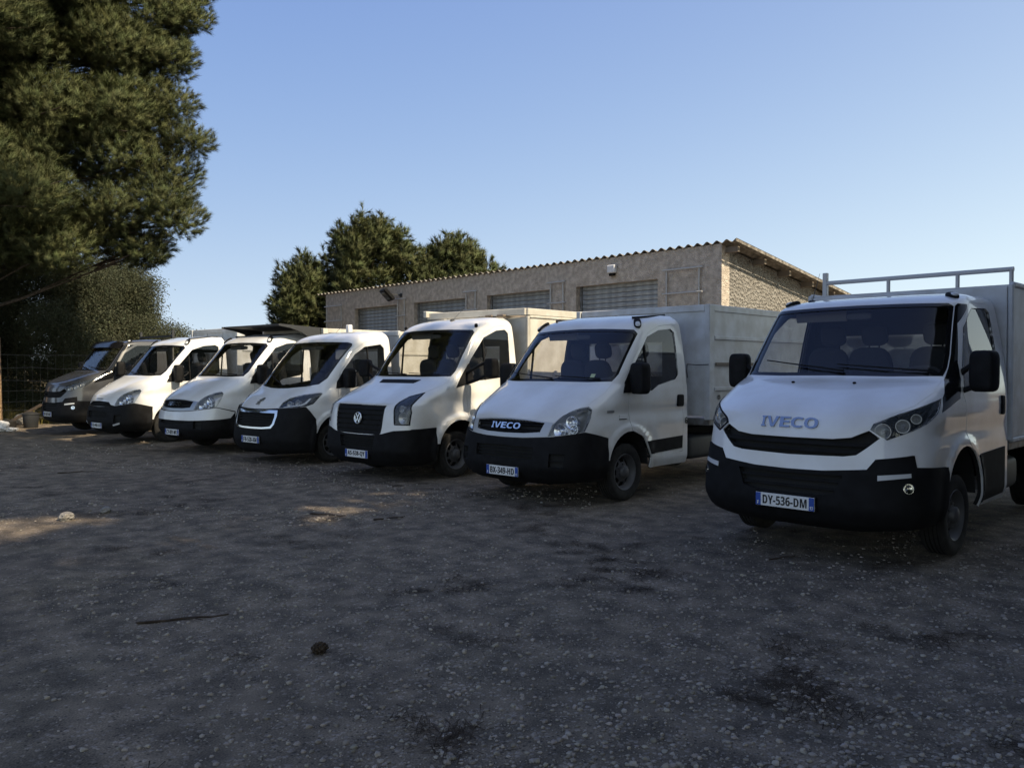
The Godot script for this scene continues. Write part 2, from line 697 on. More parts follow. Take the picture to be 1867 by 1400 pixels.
		for j in range(j0, j1 + 1):
			for i in range(i0, i1 + 1):
				var key := Vector2i(i, j)
				var a := Vector2(-2.0 + DU * i, y0 + DY * j)
				var b := Vector2(-2.0 + DU * (i + 1), minf(y0 + DY * (j + 1), y1))
				var mid := (a + b) * 0.5
				var cut := pe.has(key)
				if not cut and not Geometry2D.is_point_in_polygon(mid, poly):
					continue
				var near := []
				var gone := false
				for h in hs:
					if not h[2].has_point(mid) and not h[2].grow(0.05).has_point(mid):
						continue
					if h[1].has(key):
						near.append(h[0])
					elif Geometry2D.is_point_in_polygon(mid, h[0]):
						gone = true
						break
				if gone:
					continue
				if not cut and near.is_empty():
					var p00: Vector3 = gp[j][i] + gn[j][i] * off
					var p10: Vector3 = gp[j][i + 1] + gn[j][i + 1] * off
					var p11: Vector3 = gp[j + 1][i + 1] + gn[j + 1][i + 1] * off
					var p01: Vector3 = gp[j + 1][i] + gn[j + 1][i] * off
					mb.tn(p00, p10, p11, gn[j][i], gn[j][i + 1], gn[j + 1][i + 1])
					mb.tn(p00, p11, p01, gn[j][i], gn[j + 1][i + 1], gn[j + 1][i])
					continue
				var pieces := [PackedVector2Array([a, Vector2(b.x, a.y), b, Vector2(a.x, b.y)])]
				if cut:
					pieces = Geometry2D.intersect_polygons(pieces[0], poly)
				for h in near:
					var left := []
					for q in pieces:
						left.append_array(Geometry2D.clip_polygons(q, h))
					pieces = left
				for q in pieces:
					if q.size() < 3 or Geometry2D.is_polygon_clockwise(q):
						continue
					var ix := Geometry2D.triangulate_polygon(q)
					var ps := []
					var ns := []
					for w in q:
						var nn := N(w.x, w.y)
						ns.append(nn)
						ps.append(P(w.x, w.y) + nn * off)
					for k in range(0, ix.size(), 3):
						mb.tn(ps[ix[k]], ps[ix[k + 1]], ps[ix[k + 2]], ns[ix[k]], ns[ix[k + 1]], ns[ix[k + 2]])
		if th > 0.0:
			wall(mb, fine(poly), off, off - th, false, PackedVector2Array(), holes)
			for h in holes:
				wall(mb, h, off, off - th, true, poly)

	func fine(p: PackedVector2Array) -> PackedVector2Array:
		var out := PackedVector2Array()
		for i in p.size():
			var a := p[i]
			var b := p[(i + 1) % p.size()]
			var steps := maxi(1, int(a.distance_to(b) / 0.04))
			for k in steps:
				out.append(a.lerp(b, float(k) / steps))
		return out

	# the rim of a piece: a wall along its outline from one offset to another
	func wall(mb: MB, p: PackedVector2Array, o1: float, o2: float, inward := false, within := PackedVector2Array(), without := []) -> void:
		for i in p.size():
			var a := p[i]
			var b := p[(i + 1) % p.size()]
			if a.distance_to(b) < 1e-5:
				continue
			if within.size() > 0 and not (Geometry2D.is_point_in_polygon((a + b) * 0.5, within)):
				continue
			var cut := false
			for h in without:
				cut = cut or Geometry2D.is_point_in_polygon((a + b) * 0.5, h)
			if cut:
				continue
			var na := N(a.x, a.y)
			var nb := N(b.x, b.y)
			var pa := P(a.x, a.y)
			var pb := P(b.x, b.y)
			var A := pa + na * o1
			var B := pb + nb * o1
			var C := pb + nb * o2
			var D := pa + na * o2
			var o := (B - A).cross(na).normalized()
			if inward:
				o = -o
			mb.tn(A, B, C, o, o, o)
			mb.tn(A, C, D, o, o, o)

	# a frame on the skin: x along the outline, z outwards
	func frame(u: float, y: float, off := 0.0) -> Transform3D:
		var nn := N(u, y)
		var x := (P(u + 0.01, y) - P(u - 0.01, y)).normalized()
		return Transform3D(Basis(x, nn.cross(x), nn), P(u, y) + nn * off)

# ---------------------------------------------------------------- lettering
var fonts := {}

func font(weight := 700) -> SystemFont:
	if not fonts.has(weight):
		var f := SystemFont.new()
		f.font_names = PackedStringArray(["Droid Sans"])
		f.font_weight = weight
		fonts[weight] = f
	return fonts[weight]

func letters(text: String, depth := 0.008) -> TextMesh:
	var t := TextMesh.new()
	t.text = text
	t.font = font()
	t.font_size = 64
	t.pixel_size = 0.01
	t.depth = depth
	return t

# flat writing of height h and width w, facing +z of the frame
func write(parent: Node, called: String, text: String, at: Transform3D, h: float, w: float, m: Material, depth := 0.004) -> MeshInstance3D:
	var t := letters(text, 0.01)
	var b := t.get_aabb()
	var k := Vector3(w / maxf(b.size.x, 0.001), h / maxf(b.size.y, 0.001), depth / 0.01)
	var mid := b.get_center()
	var tr := at * Transform3D(Basis.from_scale(k), Vector3(-mid.x * k.x, -mid.y * k.y, 0))
	return part(parent, called, t, m, tr)

# raised letters one by one along a curved front
func badge(parent: Node, s: CabSkin, text: String, x0: float, x1: float, y: float, h: float, m: Material) -> void:
	var holder := group_part(parent, "badge")
	var wide := []
	var total := 0.0
	for ch in text:
		wide.append({"I": .42, "V": 1.12, "E": .92, "C": 1.05, "O": 1.18}.get(ch, 1.0))
		total += wide[-1]
	var x := x0
	for i in text.length():
		var w: float = wide[i] * (x1 - x0) / total
		var mid := x + w * .5
		x += w
		var u := s.from_front(absf(mid), y) * signf(mid)
		write(holder, "letter", text[i], s.frame(u, y, 0.004), h, w * .90, m, 0.022)

# ---------------------------------------------------------------- wheels
var shared := {}

func wheel_meshes(r: float) -> Array:
	var key := "wheel%.3f" % r
	if shared.has(key):
		return shared[key]
	var turn := Transform3D(Basis(Vector3.BACK, -PI / 2), Vector3.ZERO)   # lathe axis y -> x
	var t := MB.new()
	var prof := [Vector2(0.215, -0.085), Vector2(0.235, -0.098), Vector2(r - 0.05, -0.105), Vector2(r - 0.02, -0.098), Vector2(r - 0.004, -0.082)]
	for k in 5:
		var y := -0.078 + 0.034 * k
		prof.append_array([Vector2(r, y), Vector2(r, y + 0.024)])
		if k < 4:
			prof.append_array([Vector2(r - 0.010, y + 0.026), Vector2(r - 0.010, y + 0.032)])
	prof.append_array([Vector2(r - 0.004, 0.082), Vector2(r - 0.02, 0.098), Vector2(r - 0.05, 0.105), Vector2(0.235, 0.098), Vector2(0.215, 0.085)])
	t.lathe(prof, turn, 40)
	var m := MB.new()
	m.lathe([Vector2(0.208, -0.085), Vector2(0.208, 0.02), Vector2(0.200, 0.075), Vector2(0.222, 0.088), Vector2(0.216, 0.096), Vector2(0.196, 0.082), Vector2(0.186, 0.02), Vector2(0.176, 0.014)], turn, 32)
	for k in 8:
		var a0 := TAU * (k + 0.31) / 8
		var a1 := TAU * (k + 0.69) / 8
		for e in 3:
			var b0 := lerpf(a0, a1, e / 3.0)
			var b1 := lerpf(a0, a1, (e + 1) / 3.0)
			var q := []
			for s in [[0.176, b0, 0.014], [0.176, b1, 0.014], [0.118, b1, 0.045], [0.118, b0, 0.045]]:
				q.append(turn * Vector3(s[0] * cos(s[1]), s[2], s[0] * sin(s[1])))
			var o := turn.basis * Vector3(cos(b0) * 0.4, 1, sin(b0) * 0.4).normalized()
			m.tn(q[0], q[1], q[2], o, o, o)
			m.tn(q[0], q[2], q[3], o, o, o)
	m.lathe([Vector2(0.118, 0.045), Vector2(0.095, 0.055), Vector2(0.075, 0.058), Vector2(0.070, 0.095), Vector2(0.055, 0.108), Vector2(0.0, 0.112)], turn, 24)
	for k in 6:
		var a := TAU * k / 6.0
		m.lathe([Vector2(0.012, 0.05), Vector2(0.012, 0.072), Vector2(0.0, 0.074)], turn * Transform3D(Basis.IDENTITY, Vector3(0.096 * cos(a), 0, 0.096 * sin(a))), 8)
	var d := MB.new()
	d.lathe([Vector2(0.205, -0.06), Vector2(0.19, -0.03), Vector2(0.0, -0.03)], turn, 24)
	shared[key] = [t.mesh(), m.mesh(), d.mesh()]
	return shared[key]

func wheel(parent: Node, at: Vector3, left: bool, r := 0.345, steer := 0.0) -> void:
	var w := group_part(parent, "wheel")
	w.position = at
	w.rotation = Vector3(at.x * 1.3 + at.z, (0.0 if left else PI) + steer, 0)
	w.rotation.x = 0.0
	var ms := wheel_meshes(r)
	part(w, "tyre", ms[0], mats.rubber)
	part(w, "rim", ms[1], mats.rim_steel)
	part(w, "brake_drum", ms[2], mats.under_black)

# ---------------------------------------------------------------- cabs
func skin_for(kind: String) -> CabSkin:
	var s: CabSkin
	match kind:
		"late":
			s = CabSkin.new([[0.28, -0.16, 0.9, 0.5, 2.6], [0.36, -0.05, 0.96, 0.55, 2.8], [0.5, 0, 1, 0.58, 2.8], [0.75, -0.02, 1, 0.6, 2.7], [0.9, -0.035, 1, 0.62, 2.6], [1.02, -0.05, 1, 0.64, 2.6], [1.12, -0.068, 1, 0.66, 2.7], [1.2, -0.105, 1, 0.68, 2.8], [1.26, -0.18, 1, 0.69, 3], [1.32, -0.3, 0.997, 0.69, 3.2], [1.38, -0.45, 0.994, 0.68, 3.5], [1.45, -0.64, 0.99, 0.62, 3.9], [1.51, -0.82, 0.985, 0.55, 4.2], [1.56, -0.88, 0.98, 0.52, 4.3], [1.8, -1.06, 0.945, 0.49, 4.4], [2.1, -1.285, 0.89, 0.46, 4.6], [2.17, -1.345, 0.875, 0.45, 4.6], [2.23, -1.46, 0.85, 0.44, 4.2], [2.275, -1.66, 0.79, 0.42, 3.6], [2.3, -1.9, 0.7, 0.28, 3]], -2.45)
			s.arch = Vector3(-1.20, .48, .455)
			s.flare = 0.018
			s.crease = Vector2(1.06, 0.012)
		"early":
			s = CabSkin.new([[0.25, -0.18, 0.9, 0.5, 2.6], [0.34, -0.06, 0.96, 0.55, 2.8], [0.48, 0, 1, 0.58, 2.8], [0.66, -0.01, 1, 0.6, 2.7], [0.8, -0.035, 1, 0.62, 2.6], [0.92, -0.075, 1, 0.64, 2.6], [1, -0.125, 1, 0.66, 2.7], [1.1, -0.25, 1, 0.68, 3], [1.22, -0.46, 0.997, 0.68, 3.3], [1.34, -0.69, 0.99, 0.62, 3.6], [1.41, -0.84, 0.98, 0.55, 4], [1.46, -0.89, 0.975, 0.52, 4.2], [1.8, -1.19, 0.935, 0.48, 4.3], [2.08, -1.44, 0.885, 0.46, 4.4], [2.16, -1.53, 0.865, 0.44, 4.2], [2.22, -1.67, 0.82, 0.42, 3.8], [2.28, -1.95, 0.72, 0.3, 3]], -2.45)
			s.arch = Vector3(-1.17, .40, .44)
			s.flare = 0.02
			s.crease = Vector2(1.06, 0.016)
		"boxy":
			s = CabSkin.new([[0.2, -0.16, 0.92, 0.45, 2.8], [0.3, -0.06, 0.97, 0.48, 3.2], [0.45, 0, 0.99, 0.5, 3.5], [0.62, -0.01, 0.99, 0.52, 3.6], [0.85, -0.03, 0.99, 0.54, 3.6], [1, -0.05, 0.99, 0.56, 3.5], [1.06, -0.08, 0.99, 0.58, 3.5], [1.12, -0.17, 0.988, 0.62, 3.5], [1.22, -0.38, 0.985, 0.64, 3.5], [1.32, -0.62, 0.98, 0.62, 3.7], [1.4, -0.81, 0.975, 0.56, 4], [1.45, -0.9, 0.972, 0.52, 4.2], [1.8, -1.18, 0.935, 0.47, 4.3], [2.17, -1.47, 0.88, 0.45, 4.4], [2.26, -1.58, 0.855, 0.44, 4], [2.33, -1.75, 0.79, 0.42, 3.6], [2.385, -2.02, 0.68, 0.3, 3]], -2.38)
			s.arch = Vector3(-1.10, .40, .44)
			s.flare = 0.045
			s.crease = Vector2(1.12, 0.014)
		"round":
			s = CabSkin.new([[0.16, -0.16, 0.94, 0.5, 2.4], [0.26, -0.05, 1, 0.58, 2.5], [0.42, 0, 1.02, 0.62, 2.6], [0.6, -0.01, 1.025, 0.66, 2.6], [0.8, -0.05, 1.025, 0.68, 2.6], [0.91, -0.09, 1.025, 0.7, 2.7], [1, -0.16, 1.025, 0.71, 2.8], [1.1, -0.29, 1.022, 0.72, 2.9], [1.2, -0.47, 1.02, 0.7, 3], [1.26, -0.56, 1.015, 0.68, 3.1], [1.5, -0.79, 0.99, 0.6, 3.4], [1.8, -1.07, 0.955, 0.54, 3.8], [2.04, -1.31, 0.92, 0.5, 4], [2.12, -1.41, 0.895, 0.48, 3.8], [2.19, -1.58, 0.83, 0.46, 3.4], [2.245, -1.85, 0.72, 0.3, 3]], -2.24)
			s.arch = Vector3(-.97, .38, .43)
			s.flare = 0.03
			s.crease = Vector2(1.0, 0.012)
	return s

func arch_outline(s: CabSkin, grow := 0.0) -> PackedVector2Array:
	var list := []
	var a := s.arch
	var low := 0.10
	for k in 10:
		list.append([a.x + a.z + grow, lerpf(low, a.y, k / 10.0), 1])
	for k in 19:
		var t := PI * k / 18.0
		list.append([a.x + (a.z + grow) * cos(t), a.y + (a.z + grow) * sin(t), 1])
	for k in 10:
		list.append([a.x - a.z - grow, lerpf(a.y, low, (k + 1) / 10.0), 1])
	var out := PackedVector2Array()
	for p in list:
		out.append(Vector2(s.from_side(p[0], p[1]), p[1]))
	return out

# spec: what differs between the cabs, outlines as lists for CabSkin.line
func cab_spec(kind: String) -> Dictionary:
	match kind:
		"late":
			return {
				"ws": [[0, 1.53], [.5, 1.525], [.895, 1.53], [.905, 1.60], [.895, 1.72], [.83, 2.14], [.79, 2.168], [.4, 2.18], [0, 2.185]],
				"hood": [[0, 1.505], [.5, 1.50], [.905, 1.50], [.915, 1.395], [.86, 1.291], [.664, 1.169], [.585, 1.085], [.50, 1.045], [.387, 1.030], [0, 1.025]],
				"lamp": [[.63, 1.107], [.648, 1.151], [.795, 1.230], [-.718, 1.348, 1], [-.583, 1.228, 1], [-.444, 1.153, 1], [.850, 1.077], [.746, 1.028], [.702, 1.057]],
				"bowls": [[.735, 1.10, .058], [.865, 1.15, .050], [.935, 1.21, .036]],
				"bumper": [[0, .29], [.55, .29], [.80, .32], [-.50, .34, 1], [-.72, .36, 1], [-.76, .79, 1], [-.31, .815, 1], [-.307, .91, 1], [.683, .873], [.629, .792], [.3, .762], [0, .756]],
				"door": [[-1.24, 1.30, 1], [-1.30, .95, 1], [-1.54, .82, 1], [-1.64, .66, 1], [-1.67, .40, 1], [-2.36, .42, 1], [-2.39, 1.3, 1], [-2.36, 2.08, 1], [-2.32, 2.165, 1], [-2.22, 2.195, 1], [-1.72, 2.185, 1], [-1.63, 2.13, 1], [-1.38, 1.98, 1], [-1.18, 1.64, 1], [-1.14, 1.43, 1]],
				"win": [[-1.20, 1.42, 1], [-1.22, 1.62, 1], [-1.42, 1.95, 1], [-1.66, 2.10, 1], [-1.74, 2.135, 1], [-2.16, 2.15, 1], [-2.225, 2.12, 1], [-2.20, 1.70, 1], [-2.18, 1.50, 1], [-2.12, 1.455, 1], [-1.60, 1.415, 1]],
				"dark_lamp": true, "split": 0.0, "wheel_z": -1.15, "wheel_r": .345}
		"early":
			return {
				"ws": [[0, 1.43], [.60, 1.425], [.87, 1.435], [.895, 1.52], [.855, 2.02], [.80, 2.07], [.4, 2.09], [0, 2.098]],
				"hood": [[0, 1.405], [.60, 1.395], [.885, 1.402], [.90, 1.30], [.853, 1.157], [.745, 1.085], [.70, 1.04], [.648, .974], [.3, .998], [0, 1.004]],
				"lamp": [[.620, .816], [.644, .947], [.710, 1.05], [.793, 1.122], [.878, 1.147], [-.538, 1.115, 1], [-.482, 1.019, 1], [-.383, .873, 1], [.88, .848]],
				"bowls": [[.735, .90, .075], [.83, 1.0, .07], [.875, .915, .05]],
				"bumper": [[0, .26], [.55, .26], [.80, .29], [-.55, .31, 1], [-.70, .33, 1], [-.73, .78, 1], [-.381, .862, 1], [.618, .804], [.3, .783], [0, .778]],
				"door": [[-1.144, 1.22, 1], [-1.192, .85, 1], [-1.45, .755, 1], [-1.60, .50, 1], [-2.33, .52, 1], [-2.37, 1.3, 1], [-2.37, 2.09, 1], [-2.30, 2.165, 1], [-1.945, 2.126, 1], [-1.672, 2.023, 1], [-1.334, 1.712, 1], [-1.149, 1.488, 1]],
				"win": [[-1.16, 1.40, 1], [-1.35, 1.665, 1], [-1.66, 1.985, 1], [-1.935, 2.075, 1], [-2.21, 2.10, 1], [-2.285, 2.06, 1], [-2.265, 1.512, 1], [-2.19, 1.45, 1], [-1.785, 1.378, 1], [-1.638, 1.315, 1], [-1.20, 1.30, 1]],
				"split": -1.56, "wheel_z": -1.14, "wheel_r": .345}
		"boxy":
			return {
				"ws": [[0, 1.465], [.4, 1.465], [.875, 1.472], [.888, 1.55], [.838, 2.13], [.80, 2.168], [.4, 2.182], [0, 2.188]],
				"hood": [[0, 1.445], [.4, 1.445], [.885, 1.444], [.90, 1.35], [.836, 1.248], [.725, 1.195], [.689, 1.117], [.555, 1.083], [0, 1.08]],
				"lamp": [[.836, 1.246], [.720, 1.192], [.689, 1.115], [.734, .802], [.924, .799], [.925, .974], [.892, 1.105], [.865, 1.187]],
				"bowls": [[.855, .90, .075], [.80, 1.06, .045]],
				"bumper": [[0, .21], [.55, .21], [.80, .23], [-.52, .26, 1], [-.60, .28, 1], [-.64, .748, 1], [-.226, .738, 1], [.927, .73], [.727, .715], [.523, .664], [.3, .645], [0, .64]],
				"door": [[-1.272, 1.34, 1], [-1.283, .86, 1], [-1.50, .70, 1], [-1.56, .45, 1], [-2.26, .46, 1], [-2.30, 1.3, 1], [-2.32, 2.20, 1], [-2.25, 2.26, 1], [-1.977, 2.229, 1], [-1.69, 2.10, 1], [-1.262, 1.592, 1]],
				"win": [[-1.17, 1.40, 1], [-1.385, 1.725, 1], [-1.703, 2.055, 1], [-2.0, 2.17, 1], [-2.20, 2.19, 1], [-2.26, 2.14, 1], [-2.23, 1.54, 1], [-2.17, 1.46, 1], [-1.6, 1.41, 1]],
				"dark_lamp": true, "split": -1.66, "wheel_z": -1.08, "wheel_r": .335}
		"round":
			return {
				"ws": [[0, 1.24], [.234, 1.245], [.632, 1.28], [.827, 1.32], [.885, 1.42], [.885, 1.98], [.86, 2.02], [.79, 2.04], [.14, 2.055], [0, 2.056]],
				"hood": [[0, 1.225], [.3, 1.232], [.632, 1.262], [.84, 1.30], [.93, 1.19], [.785, 1.149], [.621, 1.091], [.572, 1.021], [.556, .932], [.4, .918], [0, .91]],
				"lamp": [[.562, .932], [.576, 1.019], [.624, 1.086], [.78, 1.144], [-.712, 1.178, 1], [-.737, 1.165, 1], [-.538, .997, 1], [-.399, .952, 1]],
				"bowls": [[.68, 1.03, .055], [.79, 1.06, .05]],
				"bumper": [[0, .17], [.55, .17], [.80, .19], [-.48, .21, 1], [-.52, .24, 1], [-.56, .74, 1], [-.530, .789, 1], [-.42, .948, 1], [.57, .922], [.3, .908], [0, .903]],
				"door": [[-1.02, 1.20, 1], [-1.03, .82, 1], [-1.36, .68, 1], [-1.42, .40, 1], [-2.12, .42, 1], [-2.16, 1.3, 1], [-2.15, 2.04, 1], [-2.07, 2.095, 1], [-1.672, 2.046, 1], [-1.43, 1.903, 1], [-1.097, 1.507, 1]],
				"win": [[-1.02, 1.26, 1], [-1.03, 1.32, 1], [-1.155, 1.54, 1], [-1.43, 1.83, 1], [-1.665, 1.965, 1], [-2.03, 2.015, 1], [-2.095, 1.95, 1], [-2.08, 1.42, 1], [-2.03, 1.36, 1], [-1.4, 1.26, 1]],
				"dark_lamp": true, "split": -1.70, "wheel_z": -.97, "wheel_r": .33}
	return {}

func sheet_part(parent: Node, called: String, s: CabSkin, poly: PackedVector2Array, m: Material, off := 0.0, th := 0.0, holes := []) -> MeshInstance3D:
	var b := MB.new()
	s.sheet(b, poly, holes, off, th)
	return part(parent, called, b.mesh(), m)

# the whole cab without its nose details; cuts are further outlines (both sides already) taken out of the painted body
func cab(t: Node3D, s: CabSkin, d: Dictionary, coat: Material, cuts := [], bumper_m: Material = null, extra_shell := []) -> Dictionary:
	var ws := s.both(d.ws)
	var hood := s.both(d.hood)
	var bumper := s.both(d.bumper)
	var lamp := s.line(d.lamp)
	var door := s.line(d.door)
	var win := s.line(d.win)
	var arch := arch_outline(s)
	var whole := PackedVector2Array([Vector2(-2, .36), Vector2(-1.2, .36), Vector2(-1.0, s.y0 + .01), Vector2(1.0, s.y0 + .01), Vector2(1.2, .36), Vector2(2, .36), Vector2(2, s.y1), Vector2(-2, s.y1)])
	var open := [ws, win, s.flip(win), lamp, s.flip(lamp), arch, s.flip(arch)]
	var b := MB.new()
	s.sheet(b, whole, open + extra_shell, -0.016, 0.03)
	# floor, bulkhead behind the seats with a window in it
	var zf: float = s.zr + 0.02
	b.box(Vector3(0, .62, (s.zr - .75) * .5), Vector3(1.7, .06, absf(s.zr) - .80))
	b.box(Vector3(0, .88, -.80), Vector3(1.5, .46, .03))
	var yy := .64
	while yy < s.y1 - .06:
		var w0 := s.row(yy).y - .015
		var w1 := s.row(yy + .05).y - .015
		var clear := yy > 1.50 and yy < 1.90
		for sg in [-1.0, 1.0]:
			var inner := 0.62 if clear else 0.0
			b.quad(Vector3(sg * inner, yy, zf), Vector3(sg * w0, yy, zf), Vector3(sg * w1, yy + .05, zf), Vector3(sg * inner, yy + .05, zf))
		yy += .05
	part(t, "inner_shell", b.mesh(), mats.under_black)
	b = MB.new()
	b.quad(Vector3(-.62, 1.48, zf), Vector3(.62, 1.48, zf), Vector3(.62, 1.92, zf), Vector3(-.62, 1.92, zf))
	part(t, "rear_window", b.mesh(), mats.side_glass)
	var gap := 0.0035
	var holes := [s.grow(ws, .002), s.grow(hood, gap), s.grow(door, gap), s.grow(s.flip(door), gap), s.grow(lamp, gap), s.grow(s.flip(lamp), gap), arch, s.flip(arch), s.grow(bumper, gap)]
	b = MB.new()
	var upper := PackedVector2Array([Vector2(-2, .36), Vector2(-1.22, .36), Vector2(-1.15, .52), Vector2(1.15, .52), Vector2(1.22, .36), Vector2(2, .36), Vector2(2, s.y1), Vector2(-2, s.y1)])
	s.sheet(b, upper, holes + cuts, 0.0, 0.014)
	# roof centre
	var ring := PackedVector3Array()
	for i in 101:
		ring.append(s.P(-2.0 + .04 * i, s.y1))
	var mid := Vector3(0, s.y1 + .015, (ring[50].z + s.zr) * .5)
	for i in 100:
		b.tn(ring[i], ring[i + 1], mid, Vector3.UP, Vector3.UP, Vector3.UP)
	b.tn(ring[0], ring[100], mid, Vector3.UP, Vector3.UP, Vector3.UP)
	# back of the cab
	yy = .40
	while yy < s.y1 - .001:
		var y2 := minf(yy + .05, s.y1)
		var w0 := s.row(yy).y - .002
		var w1 := s.row(y2).y - .002
		var inner := 0.62 if yy > 1.45 and yy < 1.90 else 0.0
		for sg in [-1.0, 1.0]:
			b.quad(Vector3(sg * inner, yy, s.zr), Vector3(sg * inner, y2, s.zr), Vector3(sg * w1, y2, s.zr), Vector3(sg * w0, yy, s.zr))
		yy += .05
	part(t, "cab_body", b.mesh(), coat)
	sheet_part(t, "hood", s, hood, coat, 0.002, 0.016)
	for sg in [1, -1]:
		var dp := door if sg > 0 else s.flip(door)
		var wp := win if sg > 0 else s.flip(win)
		var dn := sheet_part(t, "door", s, dp, coat, 0.001, 0.016, [wp])
		sheet_part(dn, "window_pane", s, s.grow(wp, .004), mats.side_glass, -0.010)
		var rb := MB.new()
		s.sheet(rb, s.grow(wp, .006), [s.grow(wp, -.014)], 0.003, 0.02)
		var zs: float = d.split
		if zs < 0.0:
			var top := win_at(d.win, zs)
			var p0 := s.P(s.from_side(zs - .01, top.x), top.x) * Vector3(sg, 1, 1)
			var p1 := s.P(s.from_side(zs - .01, top.y), top.y) * Vector3(sg, 1, 1)
			rb.beam(p0, p1, .022, .022)
		part(dn, "window_seal", rb.mesh(), mats.black_plastic)
		var lp := lamp if sg > 0 else s.flip(lamp)
		headlamp(t, s, lp, d.bowls, sg, mats.gloss_black if d.has("dark_lamp") else mats.dull_chrome)
		var al := MB.new()
		liner(al, s, sg)
		part(t, "wheel_arch_liner", al.mesh(), mats.under_black)
	var glass := sheet_part(t, "windscreen", s, s.grow(ws, .004), mats.glass, -0.008)
	var fr := MB.new()
	s.sheet(fr, s.grow(ws, .001), [s.grow(ws, -.030)], -0.002, 0.02)
	part(glass, "windscreen_seal", fr.mesh(), mats.gloss_black)
	if bumper_m:
		sheet_part(t, "bumper", s, bumper, bumper_m, 0.012, 0.035, [arch, s.flip(arch)] + extra_shell)
	interior(t, s, d)
	for sg in [1, -1]:
		wheel(t, Vector3(.86 * sg, d.wheel_r, d.wheel_z), sg > 0, d.wheel_r)
	return {"ws": ws, "hood": hood, "bumper": bumper, "lamp": lamp, "door": door, "win": win, "arch": arch}

# top and bottom of a window outline at z
func win_at(list: Array, z: float) -> Vector2:
	var ys := []
	for i in list.size():
		var a: Array = list[i]
		var b: Array = list[(i + 1) % list.size()]
		if (a[0] - z) * (b[0] - z) <= 0.0 and absf(a[0] - b[0]) > 1e-4:
			ys.append(lerpf(a[1], b[1], (z - a[0]) / (b[0] - a[0])))
	ys.sort()
	return Vector2(ys[0], ys[-1])

func liner(b: MB, s: CabSkin, sg: int) -> void:
	var a := s.arch
	for k in 18:
		var t0 := PI * k / 18.0
		var t1 := PI * (k + 1) / 18.0
		var p := []
		for t in [t0, t1]:
			for x in [.955, .50]:
				p.append(Vector3(x * sg, a.y + a.z * sin(t) * 1.01, a.x + a.z * cos(t) * 1.01))
		b.quad(p[0], p[1], p[3], p[2])
	b.box(Vector3(.49 * sg, .70, a.x), Vector3(.02, .56, .86))

func headlamp(t: Node3D, s: CabSkin, lp: PackedVector2Array, bowls: Array, sg: int, shell: Material) -> void:
	var h := MB.new()
	s.sheet(h, lp, [], -0.085)
	s.wall(h, lp, -0.004, -0.085, true)
	var node := part(t, "headlight", h.mesh(), shell)
	for k in bowls:
		var bm := MB.new()
		var u: float = s.from_front(k[0], k[1]) * sg
		var f := s.frame(u, k[1], -0.078)
		var out := (f.basis.z * .35 + Vector3(0, 0, 1)).normalized()
		var x := Vector3.UP.cross(out).normalized()
		var fr := Transform3D(Basis(x, out, x.cross(out)), f.origin)
		var r: float = k[2]
		bm.lathe([Vector2(0, 0), Vector2(r * .35, .004), Vector2(r * .7, .018), Vector2(r, .045), Vector2(r * 1.08, .045), Vector2(r * 1.08, -.01)], fr, 20)
		bm.lathe([Vector2(r * .22, .0), Vector2(r * .22, .03), Vector2(r * .12, .04), Vector2(0, .042)], fr, 12)
		part(node, "lamp_bowl", bm.mesh(), mats.dull_chrome if shell == mats.gloss_black else mats.reflector)
	sheet_part(node, "lamp_lens", s, s.grow(lp, -.001), mats.lens, 0.003)
	var rim := MB.new()
	s.sheet(rim, lp, [s.grow(lp, -.012)], 0.004, 0.012)
	part(node, "lamp_rim", rim.mesh(), mats.black_plastic)

func interior(t: Node3D, s: CabSkin, d: Dictionary) -> void:
	var base: float = d.ws[0][1]
	var z := s.row(base).x
	var b := MB.new()
	b.blob(Vector3(0, base - .16, z - .42), Vector3(.80, .15, .42), .5)
	b.blob(Vector3(.48, base - .03, z - .50), Vector3(.20, .07, .14), .6)
	b.box(Vector3(0, base - .45, z - .45), Vector3(1.5, .4, .3), .04)
	part(t, "dashboard", b.mesh(), mats.dash_plastic)
	b = MB.new()
	var c := Vector3(.48, base - .02, z - .72)
	var f := Basis(Vector3.RIGHT, deg_to_rad(-62))
	var ring := []
	for k in 25:
		var a := TAU * k / 24.0
		ring.append(c + f * Vector3(cos(a) * .20, sin(a) * .20, 0))
	b.tube(ring, [.016], 8, false)
	b.beam(c + f * Vector3(-.19, 0, 0), c + f * Vector3(.19, 0, 0), .05, .02)
	b.blob(c, Vector3(.07, .05, .06), .7)
	part(t, "steering_wheel", b.mesh(), mats.dash_plastic)
	var zs := s.zr + .42
	for x in [.48, -.12, -.55]:
		b = MB.new()
		var lean := Basis(Vector3.RIGHT, deg_to_rad(12))
		b.blob(Vector3(x, base - .06, zs), Vector3(.22, .34, .075), .55, lean)
		b.blob(Vector3(x, base - .38, zs + .26), Vector3(.23, .09, .27), .5)
		b.blob(Vector3(x, base + .40, zs - .075), Vector3(.13, .11, .055), .6, lean)
		for k in [-.05, .05]:
			b.bar(Vector3(x + k, base + .2, zs - .05), Vector3(x + k, base + .36, zs - .07), .008, 6)
		part(t, "seat", b.mesh(), mats.seat_cloth)
	b = MB.new()
	var yt: float = d.ws[-1][1]
	var zt := s.row(yt).x
	b.blob(Vector3(0, yt - .10, zt - .07), Vector3(.12, .035, .02), .6)
	part(t, "inside_mirror", b.mesh(), mats.dash_plastic)
	b = MB.new()
	b.box(Vector3(-.42, yt - .07, zt - .16), Vector3(.52, .13, .015), .006, Basis(Vector3.RIGHT, .25))
	part(t, "sun_visor", b.mesh(), mats.grey_trim)

